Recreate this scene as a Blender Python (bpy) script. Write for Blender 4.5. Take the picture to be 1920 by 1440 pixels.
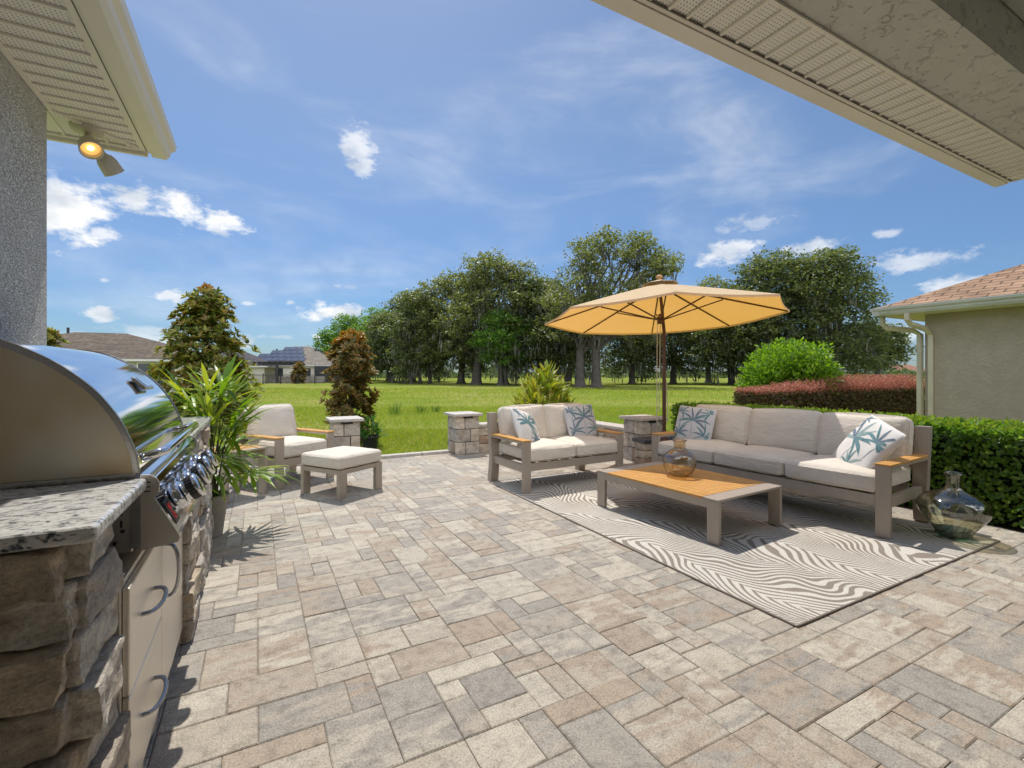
import bpy, bmesh, math, random
import numpy as np
from mathutils import Vector, Matrix, noise

R = math.radians
SC = bpy.context.scene
COL = SC.collection
for o in list(bpy.data.objects):
    bpy.data.objects.remove(o)

# ------------------------------------------------------------------ camera, sky, sun, exposure
YAW = R(28.24)
FPX = 890.0                                   # focal length in photo pixels (1920 wide)
CAM_H = 1.4
cam_data = bpy.data.cameras.new('camera')
cam_data.sensor_width = 36.0
cam_data.lens = 36.0 * FPX / 1920.0
cam_data.shift_y = -20.0 / 1920.0
cam_data.clip_start = 0.02
cam_data.clip_end = 4000.0
cam = bpy.data.objects.new('camera', cam_data)
cam.location = (0, 0, CAM_H)
cam.rotation_euler = (math.pi / 2, 0, -YAW)
COL.objects.link(cam)
SC.camera = cam

SUN_EL = R(64.0)
SUN_AZ = math.atan2(0.13, 1.0)               # heading of the sun, measured from +Y towards +X
sun_data = bpy.data.lights.new('sun', 'SUN')
sun_data.energy = 2.35
sun_data.angle = R(0.53)
sun_data.color = (1.0, 0.955, 0.88)
sun = bpy.data.objects.new('sun', sun_data)
to_sun = Vector((math.sin(SUN_AZ) * math.cos(SUN_EL), math.cos(SUN_AZ) * math.cos(SUN_EL), math.sin(SUN_EL)))
sun.rotation_euler = (-to_sun).to_track_quat('-Z', 'Y').to_euler()
COL.objects.link(sun)

world = bpy.data.worlds.new('World')
SC.world = world
world.use_nodes = True
SC.view_settings.view_transform = 'Standard'
SC.view_settings.look = 'None'
SC.view_settings.exposure = 0.74
SC.view_settings.gamma = 1.0
SKY_STRENGTH = 0.125

# clouds: photo column/row converted to a bearing and elevation in the sky: (x, y, half width, half height, density)
CLOUDS = [
    (125, 400, 112, 62, 1.0), (190, 432, 45, 16, .8), (262, 368, 70, 30, .9), (330, 385, 78, 34, 1.0), (412, 415, 56, 24, .95),
    (672, 285, 40, 40, .75), (183, 586, 40, 15, .9), (330, 556, 44, 14, .8), (625, 583, 58, 20, 1.0), (598, 633, 18, 8, .8),
    (1362, 474, 76, 24, .8), (1512, 466, 66, 17, .75), (1415, 417, 80, 20, .42), (1722, 490, 110, 24, .6), (1775, 535, 68, 22, .7),
    (1590, 481, 26, 9, .6), (1664, 438, 28, 9, .5), (465, 569, 22, 6, .6), (195, 526, 14, 7, .6), (250, 640, 120, 14, .5),
    (455, 640, 24, 14, .7), (545, 566, 16, 7, .6), (632, 536, 14, 5, .5), (1690, 630, 60, 22, .55), (655, 538, 18, 5, .4),
    (300, 620, 90, 10, .4), (520, 632, 40, 6, .4),
]

def build_world():
    nt = world.node_tree
    nt.nodes.clear()
    N, L = nt.nodes.new, nt.links.new
    out = N('ShaderNodeOutputWorld')
    sky = N('ShaderNodeTexSky')
    sky.sky_type = 'NISHITA'
    sky.sun_disc = False
    sky.sun_elevation = SUN_EL
    sky.sun_rotation = SUN_AZ
    sky.altitude = 30
    sky.air_density = 1.0
    sky.dust_density = 0.6
    sky.ozone_density = 2.6
    bg = N('ShaderNodeBackground')
    bg.inputs['Strength'].default_value = SKY_STRENGTH
    tc = N('ShaderNodeTexCoord')
    nrm = N('ShaderNodeVectorMath'); nrm.operation = 'NORMALIZE'
    L(tc.outputs['Generated'], nrm.inputs[0])
    sep = N('ShaderNodeSeparateXYZ'); L(nrm.outputs[0], sep.inputs[0])
    def m(op, a, b=None, c=None, clamp=False):
        n = N('ShaderNodeMath'); n.operation = op; n.use_clamp = clamp
        for i, v in enumerate((a, b, c)):
            if v is None: continue
            if hasattr(v, 'is_linked') or hasattr(v, 'links'): L(v, n.inputs[i])
            else: n.inputs[i].default_value = v
        return n.outputs[0]
    az = m('ARCTAN2', sep.outputs[0], sep.outputs[1])
    el = m('ARCSINE', sep.outputs[2])
    # clear summer air: the Nishita sky, a little deeper and without its yellow rim
    hs = N('ShaderNodeHueSaturation'); hs.inputs['Saturation'].default_value = 1.06; hs.inputs['Value'].default_value = .58
    L(sky.outputs[0], hs.inputs['Color'])
    rim = N('ShaderNodeMapRange'); rim.inputs['From Min'].default_value = 0; rim.inputs['From Max'].default_value = .55
    rim.inputs['To Min'].default_value = 1; rim.inputs['To Max'].default_value = 0; rim.interpolation_type = 'SMOOTHSTEP'
    L(el, rim.inputs['Value'])
    tint = N('ShaderNodeMix'); tint.data_type = 'RGBA'; tint.blend_type = 'MULTIPLY'
    tint.inputs[7].default_value = (.50, .66, .86, 1)
    L(rim.outputs[0], tint.inputs[0]); L(hs.outputs[0], tint.inputs[6]); L(tint.outputs[2], bg.inputs['Color'])
    # billow noise
    mp = N('ShaderNodeMapping'); mp.inputs['Scale'].default_value = (1, 1, 1.7)
    L(nrm.outputs[0], mp.inputs[0])
    n1 = N('ShaderNodeTexNoise'); n1.inputs['Scale'].default_value = 24; n1.inputs['Detail'].default_value = 12; n1.inputs['Roughness'].default_value = .62
    L(mp.outputs[0], n1.inputs['Vector'])
    n2 = N('ShaderNodeTexNoise'); n2.inputs['Scale'].default_value = 7; n2.inputs['Detail'].default_value = 6
    L(mp.outputs[0], n2.inputs['Vector'])
    nz = m('ADD', m('MULTIPLY', m('SUBTRACT', n1.outputs[0], .5), 3.2), m('MULTIPLY', m('SUBTRACT', n2.outputs[0], .5), 1.2))
    total = None
    for (px, py, hw, hh, dn) in CLOUDS:
        x = (px - 960) / FPX; z = (700 - py) / FPX
        d = Vector((math.cos(YAW) * x + math.sin(YAW), -math.sin(YAW) * x + math.cos(YAW), z)).normalized()
        a0 = math.atan2(d.x, d.y); e0 = math.asin(d.z)
        k = 1.0 / (1 + x * x)
        wa = hw / FPX * k; we = hh / FPX * math.sqrt(k)
        dx = m('MULTIPLY_ADD', az, 1 / wa, -a0 / wa)
        dy = m('MULTIPLY_ADD', el, 1 / we, -e0 / we)
        r2 = m('MULTIPLY_ADD', dx, dx, m('MULTIPLY', dy, dy))
        v = m('SUBTRACT', 1.08, m('SQRT', r2))
        v = m('ADD', v, nz)
        sm = N('ShaderNodeMapRange'); sm.interpolation_type = 'SMOOTHSTEP'
        sm.inputs['From Min'].default_value = .0; sm.inputs['From Max'].default_value = .80
        sm.inputs['To Min'].default_value = 0; sm.inputs['To Max'].default_value = dn
        L(v, sm.inputs['Value'])
        gate = N('ShaderNodeMapRange'); gate.inputs['From Min'].default_value = 4.2; gate.inputs['From Max'].default_value = 1.6
        L(r2, gate.inputs['Value'])
        v = m('MULTIPLY', sm.outputs[0], gate.outputs[0])
        total = v if total is None else m('MAXIMUM', total, v)
    # thin cirrus
    mp2 = N('ShaderNodeMapping'); mp2.inputs['Scale'].default_value = (1.2, 2.6, 5.5); mp2.inputs['Rotation'].default_value = (.25, .3, .5)
    L(nrm.outputs[0], mp2.inputs[0])
    n3 = N('ShaderNodeTexNoise'); n3.inputs['Scale'].default_value = 1.6; n3.inputs['Detail'].default_value = 8; n3.inputs['Roughness'].default_value = .55; n3.inputs['Distortion'].default_value = .6
    L(mp2.outputs[0], n3.inputs['Vector'])
    ci = N('ShaderNodeMapRange'); ci.interpolation_type = 'SMOOTHSTEP'
    ci.inputs['From Min'].default_value = .42; ci.inputs['From Max'].default_value = .85; ci.inputs['To Max'].default_value = .36
    L(n3.outputs[0], ci.inputs['Value'])
    total = m('MAXIMUM', total, ci.outputs[0])
    # high haze towards the horizon is the sky's own; the clouds stay below full white in their thin parts
    cb = N('ShaderNodeBackground')
    cr = N('ShaderNodeValToRGB')
    cr.color_ramp.elements[0].position = .36; cr.color_ramp.elements[0].color = (.56, .62, .70, 1)
    cr.color_ramp.elements[1].position = .58; cr.color_ramp.elements[1].color = (.93, .94, .95, 1)
    n7 = N('ShaderNodeTexNoise'); n7.inputs['Scale'].default_value = 15; n7.inputs['Detail'].default_value = 6; L(mp.outputs[0], n7.inputs['Vector'])
    L(n7.outputs[0], cr.inputs[0])
    L(cr.outputs[0], cb.inputs['Color'])
    cb.inputs['Strength'].default_value = .78
    # a bank of added, unseen clouds behind the viewer, brightened as fill for the shade
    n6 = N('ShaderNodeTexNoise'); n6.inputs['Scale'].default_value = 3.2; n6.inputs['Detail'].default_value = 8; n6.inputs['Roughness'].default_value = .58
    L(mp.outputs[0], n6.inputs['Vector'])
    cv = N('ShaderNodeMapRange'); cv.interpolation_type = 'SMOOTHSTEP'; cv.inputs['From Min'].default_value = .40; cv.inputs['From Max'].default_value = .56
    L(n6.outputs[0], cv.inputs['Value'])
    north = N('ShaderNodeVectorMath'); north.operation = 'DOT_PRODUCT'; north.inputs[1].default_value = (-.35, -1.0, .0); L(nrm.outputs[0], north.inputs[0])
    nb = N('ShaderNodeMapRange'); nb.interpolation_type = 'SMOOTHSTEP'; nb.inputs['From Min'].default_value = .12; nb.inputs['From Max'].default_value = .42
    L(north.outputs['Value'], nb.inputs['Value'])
    fill_bank = m('MULTIPLY', cv.outputs[0], nb.outputs[0])
    total = m('MAXIMUM', total, fill_bank)
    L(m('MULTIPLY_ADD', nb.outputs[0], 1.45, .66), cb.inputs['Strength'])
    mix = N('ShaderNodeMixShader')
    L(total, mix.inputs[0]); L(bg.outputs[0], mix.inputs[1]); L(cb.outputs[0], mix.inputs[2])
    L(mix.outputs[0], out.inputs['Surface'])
build_world()

# ------------------------------------------------------------------ helpers
def tag(o, label=None, cat=None, group=None, kind=None):
    if label: o['label'] = label
    if cat: o['category'] = cat
    if group: o['group'] = group
    if kind: o['kind'] = kind
    return o

def thing(name, label, cat, loc=(0, 0, 0), rz=0.0, group=None):
    o = bpy.data.objects.new(name, None)
    o.empty_display_size = .1
    o.location = loc
    o.rotation_euler = (0, 0, rz)
    COL.objects.link(o)
    return tag(o, label, cat, group)

def link_mesh(name, me, mats, parent=None, smooth=False):
    o = bpy.data.objects.new(name, me)
    if not isinstance(mats, (list, tuple)): mats = [mats]
    for m in mats: me.materials.append(m)
    if parent is not None: o.parent = parent
    COL.objects.link(o)
    return o

def at(px, depth):
    """ground point seen in photo column px, that many metres in front of the camera plane"""
    l = (px - 960.0) / FPX * depth
    return (math.cos(YAW) * l + math.sin(YAW) * depth, -math.sin(YAW) * l + math.cos(YAW) * depth)

def np_mesh(name, verts, faces, smooth=False, mat_idx=None):
    verts = np.asarray(verts, dtype=np.float32); faces = np.asarray(faces, dtype=np.int32)
    me = bpy.data.meshes.new(name)
    nf, k = faces.shape
    me.vertices.add(len(verts)); me.vertices.foreach_set('co', verts.ravel())
    me.loops.add(nf * k); me.loops.foreach_set('vertex_index', faces.ravel())
    me.polygons.add(nf)
    me.polygons.foreach_set('loop_start', np.arange(0, nf * k, k, dtype=np.int32))
    me.polygons.foreach_set('loop_total', np.full(nf, k, dtype=np.int32))
    if mat_idx is not None: me.polygons.foreach_set('material_index', np.asarray(mat_idx, dtype=np.int32))
    me.update(calc_edges=True)
    if smooth: me.polygons.foreach_set('use_smooth', np.ones(nf, dtype=bool))
    me.validate()
    return me

class MB:
    """collects boxes, tubes, lathes and prisms; build() links them as one mesh object"""
    def __init__(s): s.v = []; s.f = []; s.m = []; s.sm = []; s.T = Matrix.Identity(4)
    def add(s, verts, faces, mi=0, smooth=False):
        b = len(s.v)
        for v in verts: s.v.append(tuple(s.T @ Vector(v)))
        for f in faces:
            s.f.append([b + i for i in f]); s.m.append(mi); s.sm.append(smooth)
    def box(s, x0, x1, y0, y1, z0, z1, bev=0.0, mi=0, seg=2):
        if bev <= 0:
            s.add([(x0,y0,z0),(x1,y0,z0),(x1,y1,z0),(x0,y1,z0),(x0,y0,z1),(x1,y0,z1),(x1,y1,z1),(x0,y1,z1)],
                  [(0,3,2,1),(4,5,6,7),(0,1,5,4),(1,2,6,5),(2,3,7,6),(3,0,4,7)], mi)
        else:
            bm = bmesh.new()
            bmesh.ops.create_cube(bm, size=1)
            for v in bm.verts:
                v.co = Vector(((x0+x1)/2 + v.co.x*(x1-x0), (y0+y1)/2 + v.co.y*(y1-y0), (z0+z1)/2 + v.co.z*(z1-z0)))
            bmesh.ops.bevel(bm, geom=list(bm.edges), offset=bev, segments=seg, profile=.5, affect='EDGES')
            bm.verts.index_update()
            s.add([v.co[:] for v in bm.verts], [[v.index for v in f.verts] for f in bm.faces], mi)
            bm.free()
    def prism(s, poly, axis, a, b, mi=0, smooth=False):
        """poly: list of 2D points in the other two axes (x: (y,z), y: (x,z), z: (x,y))"""
        n = len(poly)
        def p(q, t):
            return {'x': (t, q[0], q[1]), 'y': (q[0], t, q[1]), 'z': (q[0], q[1], t)}[axis]
        v = [p(q, a) for q in poly] + [p(q, b) for q in poly]
        f = [(i, (i+1) % n, n + (i+1) % n, n + i) for i in range(n)]
        s.add(v, f, mi, smooth)
        s.add([p(q, a) for q in poly], [list(range(n))[::-1]], mi)
        s.add([p(q, b) for q in poly], [list(range(n))], mi)
    def tube(s, pts, rad, n=8, mi=0, cap=True, smooth=True):
        pts = [Vector(p) for p in pts]
        if not hasattr(rad, '__len__'): rad = [rad] * len(pts)
        v = []; f = []
        up = None
        for i, p in enumerate(pts):
            t = (pts[min(i+1, len(pts)-1)] - pts[max(i-1, 0)])
            if t.length < 1e-9: t = Vector((0, 0, 1))
            t.normalize()
            if up is None:
                up = t.orthogonal().normalized()
            else:
                up = (up - t * up.dot(t))
                up = up.normalized() if up.length > 1e-6 else t.orthogonal().normalized()
            w = t.cross(up)
            for k in range(n):
                a = 2 * math.pi * k / n
                v.append(p + (up * math.cos(a) + w * math.sin(a)) * rad[i])
        for i in range(len(pts) - 1):
            for k in range(n):
                f.append((i*n + k, i*n + (k+1) % n, (i+1)*n + (k+1) % n, (i+1)*n + k))
        s.add(v, f, mi, smooth)
        if cap:
            s.add(v[:n], [list(range(n))[::-1]], mi); s.add(v[-n:], [list(range(n))], mi)
    def lathe(s, prof, n=32, mi=0, c=(0, 0, 0), smooth=True):
        v = []; f = []
        for (r, z) in prof:
            for k in range(n):
                a = 2 * math.pi * k / n
                v.append((c[0] + r * math.cos(a), c[1] + r * math.sin(a), c[2] + z))
        for i in range(len(prof) - 1):
            for k in range(n):
                f.append((i*n + k, i*n + (k+1) % n, (i+1)*n + (k+1) % n, (i+1)*n + k))
        s.add(v, f, mi, smooth)
    def mesh(s, name):
        me = bpy.data.meshes.new(name)
        me.from_pydata(s.v, [], s.f)
        me.polygons.foreach_set('material_index', s.m)
        me.polygons.foreach_set('use_smooth', s.sm)
        me.update()
        return me
    def build(s, name, mats, parent=None, world=False):
        if world and parent is not None:
            off = Vector(parent.location)
            s.v = [tuple(Vector(v) - off) for v in s.v]
        return link_mesh(name, s.mesh(name), mats, parent)

# ------------------------------------------------------------------ materials
def nodes_of(name):
    m = bpy.data.materials.new(name)
    m.use_nodes = True
    nt = m.node_tree
    return m, nt, nt.nodes.new, nt.links.new, nt.nodes['Principled BSDF']

def ramp(N, stops):
    r = N('ShaderNodeValToRGB')
    e = r.color_ramp.elements
    while len(e) < len(stops): e.new(.5)
    for k, (p, c) in enumerate(stops):
        e[k].position = p; e[k].color = (*c, 1)
    return r

def pm(name, c1, c2=None, scale=8.0, rough=.6, metal=0.0, bump=0.0, bscale=60.0, stretch=(1, 1, 1), spec=.5, detail=5.0, lo=.35, hi=.65, coat=0.0, bdist=.01):
    """principled material, two colours mixed by noise, optional fine bump"""
    m, nt, N, L, b = nodes_of(name)
    tc = N('ShaderNodeTexCoord'); mp = N('ShaderNodeMapping')
    mp.inputs['Scale'].default_value = stretch
    L(tc.outputs['Object'], mp.inputs[0])
    if c2 is None: c2 = tuple(v * .86 for v in c1)
    n = N('ShaderNodeTexNoise'); n.inputs['Scale'].default_value = scale; n.inputs['Detail'].default_value = detail
    L(mp.outputs[0], n.inputs['Vector'])
    r = ramp(N, [(lo, c2), (hi, c1)])
    L(n.outputs[0], r.inputs[0]); L(r.outputs[0], b.inputs['Base Color'])
    b.inputs['Roughness'].default_value = rough; b.inputs['Metallic'].default_value = metal
    b.inputs['Specular IOR Level'].default_value = spec
    b.inputs['Coat Weight'].default_value = coat
    if bump:
        n2 = N('ShaderNodeTexNoise'); n2.inputs['Scale'].default_value = bscale; n2.inputs['Detail'].default_value = 6
        L(mp.outputs[0], n2.inputs['Vector'])
        bp = N('ShaderNodeBump'); bp.inputs['Strength'].default_value = bump; bp.inputs['Distance'].default_value = bdist
        L(n2.outputs[0], bp.inputs['Height']); L(bp.outputs[0], b.inputs['Normal'])
    return m

def leafmat(name, cols, trans=.35, rough=.5, spec=.35, tint=(1.25, 1.35, .55)):
    """each leaf its own hue; light passes through the blade"""
    m, nt, N, L, b = nodes_of(name)
    g = N('ShaderNodeNewGeometry')
    k = len(cols)
    r = ramp(N, [(i / max(1, k - 1), c) for i, c in enumerate(cols)])
    L(g.outputs['Random Per Island'], r.inputs[0])
    L(r.outputs[0], b.inputs['Base Color'])
    b.inputs['Roughness'].default_value = rough; b.inputs['Specular IOR Level'].default_value = spec
    t = N('ShaderNodeBsdfTranslucent')
    mm = N('ShaderNodeMix'); mm.data_type = 'RGBA'; mm.blend_type = 'MULTIPLY'
    mm.inputs[0].default_value = 1.0
    L(r.outputs[0], mm.inputs[6]); mm.inputs[7].default_value = (*tint, 1)
    L(mm.outputs[2], t.inputs['Color'])
    ms = N('ShaderNodeMixShader'); ms.inputs[0].default_value = trans
    L(b.outputs[0], ms.inputs[1]); L(t.outputs[0], ms.inputs[2])
    L(ms.outputs[0], nt.nodes['Material Output'].inputs['Surface'])
    return m

def m_stucco(name, c1, c2, scale=26, strength=.55, dist=.012, stretch=(1, 1, 1), lo=.40, hi=.50):
    m, nt, N, L, b = nodes_of(name)
    tc = N('ShaderNodeTexCoord')
    n = N('ShaderNodeTexNoise'); n.inputs['Scale'].default_value = 5; n.inputs['Detail'].default_value = 4
    L(tc.outputs['Object'], n.inputs['Vector'])
    r = ramp(N, [(.35, c2), (.65, c1)]); L(n.outputs[0], r.inputs[0])
    L(r.outputs[0], b.inputs['Base Color']); b.inputs['Roughness'].default_value = .9
    b.inputs['Specular IOR Level'].default_value = .2
    mp = N('ShaderNodeMapping'); mp.inputs['Scale'].default_value = stretch; L(tc.outputs['Object'], mp.inputs[0])
    # knockdown texture: flattened blobs with fine cracks between
    n2 = N('ShaderNodeTexNoise'); n2.inputs['Scale'].default_value = scale; n2.inputs['Detail'].default_value = 5; n2.inputs['Distortion'].default_value = 1.1
    L(mp.outputs[0], n2.inputs['Vector'])
    mr = N('ShaderNodeMapRange'); mr.inputs['From Min'].default_value = lo; mr.inputs['From Max'].default_value = hi
    L(n2.outputs[0], mr.inputs['Value'])
    n3 = N('ShaderNodeTexNoise'); n3.inputs['Scale'].default_value = scale * 9; n3.inputs['Detail'].default_value = 3
    L(tc.outputs['Object'], n3.inputs['Vector'])
    ad = N('ShaderNodeMath'); ad.operation = 'MULTIPLY_ADD'; ad.inputs[1].default_value = .25
    L(n3.outputs[0], ad.inputs[0]); L(mr.outputs[0], ad.inputs[2])
    bp = N('ShaderNodeBump'); bp.inputs['Strength'].default_value = strength; bp.inputs['Distance'].default_value = dist
    L(ad.outputs[0], bp.inputs['Height']); L(bp.outputs[0], b.inputs['Normal'])
    return m

def m_soffit(name, col):
    """vented vinyl soffit: rows of small punched holes"""
    m, nt, N, L, b = nodes_of(name)
    tc = N('ShaderNodeTexCoord'); mp = N('ShaderNodeMapping'); mp.inputs['Scale'].default_value = (62, 62, 62)
    L(tc.outputs['Object'], mp.inputs[0])
    fr = N('ShaderNodeVectorMath'); fr.operation = 'FRACTION'; L(mp.outputs[0], fr.inputs[0])
    sb = N('ShaderNodeVectorMath'); sb.operation = 'SUBTRACT'; sb.inputs[1].default_value = (.5, .5, .5); L(fr.outputs[0], sb.inputs[0])
    ml = N('ShaderNodeVectorMath'); ml.operation = 'MULTIPLY'; ml.inputs[1].default_value = (1, 1, 0); L(sb.outputs[0], ml.inputs[0])
    ln = N('ShaderNodeVectorMath'); ln.operation = 'LENGTH'; L(ml.outputs[0], ln.inputs[0])
    lt = N('ShaderNodeMath'); lt.operation = 'LESS_THAN'; lt.inputs[1].default_value = .2; L(ln.outputs['Value'], lt.inputs[0])
    mx = N('ShaderNodeMix'); mx.data_type = 'RGBA'
    mx.inputs[6].default_value = (*col, 1); mx.inputs[7].default_value = (col[0]*.3, col[1]*.28, col[2]*.25, 1)
    L(lt.outputs[0], mx.inputs[0]); L(mx.outputs[2], b.inputs['Base Color'])
    b.inputs['Roughness'].default_value = .45
    return m

def m_paver():
    m, nt, N, L, b = nodes_of('tumbled_pavers')
    g = N('ShaderNodeNewGeometry'); tc = N('ShaderNodeTexCoord')
    cols = [(.45,.395,.32), (.36,.33,.285), (.50,.45,.37), (.39,.315,.245), (.42,.37,.305), (.335,.307,.27), (.465,.42,.35), (.40,.33,.26), (.53,.48,.395), (.37,.34,.295)]
    r1 = ramp(N, [(i / 10, c) for i, c in enumerate(cols)]); r1.color_ramp.interpolation = 'CONSTANT'
    L(g.outputs['Random Per Island'], r1.inputs[0])
    # second tone for the same stone
    mul = N('ShaderNodeMath'); mul.operation = 'MULTIPLY'; mul.inputs[1].default_value = 7.31; L(g.outputs['Random Per Island'], mul.inputs[0])
    frc = N('ShaderNodeMath'); frc.operation = 'FRACT'; L(mul.outputs[0], frc.inputs[0])
    r2 = ramp(N, [(i / 10, c) for i, c in enumerate(cols[3:] + cols[:3])]); r2.color_ramp.interpolation = 'CONSTANT'
    L(frc.outputs[0], r2.inputs[0])
    ofs = N('ShaderNodeVectorMath'); ofs.operation = 'SCALE'; ofs.inputs[0].default_value = (31, 17, 5); L(g.outputs['Random Per Island'], ofs.inputs['Scale'])
    add = N('ShaderNodeVectorMath'); L(tc.outputs['Object'], add.inputs[0]); L(ofs.outputs[0], add.inputs[1])
    mp = N('ShaderNodeMapping'); mp.inputs['Scale'].default_value = (2.2, 7.0, 1); L(add.outputs[0], mp.inputs[0])
    n1 = N('ShaderNodeTexNoise'); n1.inputs['Scale'].default_value = 1.6; n1.inputs['Detail'].default_value = 7; n1.inputs['Roughness'].default_value = .62; n1.inputs['Distortion'].default_value = .7
    L(mp.outputs[0], n1.inputs['Vector'])
    mr = N('ShaderNodeMapRange'); mr.inputs['From Min'].default_value = .42; mr.inputs['From Max'].default_value = .60; mr.interpolation_type = 'SMOOTHSTEP'
    L(n1.outputs[0], mr.inputs['Value'])
    mx = N('ShaderNodeMix'); mx.data_type = 'RGBA'; L(mr.outputs[0], mx.inputs[0]); L(r1.outputs[0], mx.inputs[6]); L(r2.outputs[0], mx.inputs[7])
    # fine aggregate and grime
    n2 = N('ShaderNodeTexNoise'); n2.inputs['Scale'].default_value = 130; n2.inputs['Detail'].default_value = 4
    L(tc.outputs['Object'], n2.inputs['Vector'])
    n4 = N('ShaderNodeTexNoise'); n4.inputs['Scale'].default_value = 16; n4.inputs['Detail'].default_value = 8; n4.inputs['Roughness'].default_value = .7
    L(add.outputs[0], n4.inputs['Vector'])
    rr = ramp(N, [(.30, (.55,.55,.55)), (.48, (.93,.93,.93)), (.7, (1.22,1.22,1.22))])
    L(n2.outputs[0], rr.inputs[0])
    rg = ramp(N, [(.34, (.62,.61,.60)), (.5, (1,1,1)), (.72, (1.12,1.11,1.08))]); L(n4.outputs[0], rg.inputs[0])
    mu = N('ShaderNodeMix'); mu.data_type = 'RGBA'; mu.blend_type = 'MULTIPLY'; mu.inputs[0].default_value = .85
    L(mx.outputs[2], mu.inputs[6]); L(rr.outputs[0], mu.inputs[7])
    mu2 = N('ShaderNodeMix'); mu2.data_type = 'RGBA'; mu2.blend_type = 'MULTIPLY'; mu2.inputs[0].default_value = .8
    L(mu.outputs[2], mu2.inputs[6]); L(rg.outputs[0], mu2.inputs[7])
    L(mu2.outputs[2], b.inputs['Base Color'])
    b.inputs['Roughness'].default_value = .82; b.inputs['Specular IOR Level'].default_value = .3
    ad = N('ShaderNodeMath'); ad.operation = 'MULTIPLY_ADD'; ad.inputs[1].default_value = .35; L(n2.outputs[0], ad.inputs[0]); L(n4.outputs[0], ad.inputs[2])
    bp = N('ShaderNodeBump'); bp.inputs['Strength'].default_value = .45; bp.inputs['Distance'].default_value = .006
    L(ad.outputs[0], bp.inputs['Height']); L(bp.outputs[0], b.inputs['Normal'])
    return m

def m_stone(name, cols, bump=.7, sc=9):
    """ledgestone: each stone its own tone, with layered streaks and ochre stains"""
    m, nt, N, L, b = nodes_of(name)
    g = N('ShaderNodeNewGeometry'); tc = N('ShaderNodeTexCoord')
    r1 = ramp(N, [(i / len(cols), c) for i, c in enumerate(cols)]); r1.color_ramp.interpolation = 'CONSTANT'
    L(g.outputs['Random Per Island'], r1.inputs[0])
    mp = N('ShaderNodeMapping'); mp.inputs['Scale'].default_value = (1, 1, 1.7); L(tc.outputs['Object'], mp.inputs[0])
    n1 = N('ShaderNodeTexNoise'); n1.inputs['Scale'].default_value = sc; n1.inputs['Detail'].default_value = 9; n1.inputs['Roughness'].default_value = .68; n1.inputs['Distortion'].default_value = .6
    L(mp.outputs[0], n1.inputs['Vector'])
    rr = ramp(N, [(.3, (.48,.45,.42)), (.5, (.95,.95,.95)), (.7, (1.3,1.27,1.2))]); L(n1.outputs[0], rr.inputs[0])
    mu = N('ShaderNodeMix'); mu.data_type = 'RGBA'; mu.blend_type = 'MULTIPLY'; mu.inputs[0].default_value = .95
    L(r1.outputs[0], mu.inputs[6]); L(rr.outputs[0], mu.inputs[7])
    nf = N('ShaderNodeTexNoise'); nf.inputs['Scale'].default_value = sc * 11; nf.inputs['Detail'].default_value = 6; nf.inputs['Roughness'].default_value = .8; L(tc.outputs['Object'], nf.inputs['Vector'])
    rf = ramp(N, [(.34, (.45,.44,.43)), (.5, (1,1,1)), (.68, (1.25,1.24,1.2))]); L(nf.outputs[0], rf.inputs[0])
    mf = N('ShaderNodeMix'); mf.data_type = 'RGBA'; mf.blend_type = 'MULTIPLY'; mf.inputs[0].default_value = .7
    L(mu.outputs[2], mf.inputs[6]); L(rf.outputs[0], mf.inputs[7]); mu = mf
    n2 = N('ShaderNodeTexNoise'); n2.inputs['Scale'].default_value = 5; n2.inputs['Detail'].default_value = 3; L(tc.outputs['Object'], n2.inputs['Vector'])
    mr = N('ShaderNodeMapRange'); mr.inputs['From Min'].default_value = .58; mr.inputs['From Max'].default_value = .74; L(n2.outputs[0], mr.inputs['Value'])
    mx = N('ShaderNodeMix'); mx.data_type = 'RGBA'; mx.inputs[7].default_value = (.42,.28,.12,1)
    sca = N('ShaderNodeMath'); sca.operation = 'MULTIPLY'; sca.inputs[1].default_value = .55; L(mr.outputs[0], sca.inputs[0])
    L(sca.outputs[0], mx.inputs[0]); L(mu.outputs[2], mx.inputs[6]); L(mx.outputs[2], b.inputs['Base Color'])
    b.inputs['Roughness'].default_value = .9; b.inputs['Specular IOR Level'].default_value = .2
    n3 = N('ShaderNodeTexNoise'); n3.inputs['Scale'].default_value = sc * 7; n3.inputs['Detail'].default_value = 8; n3.inputs['Roughness'].default_value = .75; L(mp.outputs[0], n3.inputs['Vector'])
    hh = N('ShaderNodeMath'); hh.operation = 'MULTIPLY_ADD'; hh.inputs[1].default_value = .55; L(n3.outputs[0], hh.inputs[0]); L(n1.outputs[0], hh.inputs[2])
    bp = N('ShaderNodeBump'); bp.inputs['Strength'].default_value = bump; bp.inputs['Distance'].default_value = .022
    L(hh.outputs[0], bp.inputs['Height']); L(bp.outputs[0], b.inputs['Normal'])
    return m

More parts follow.
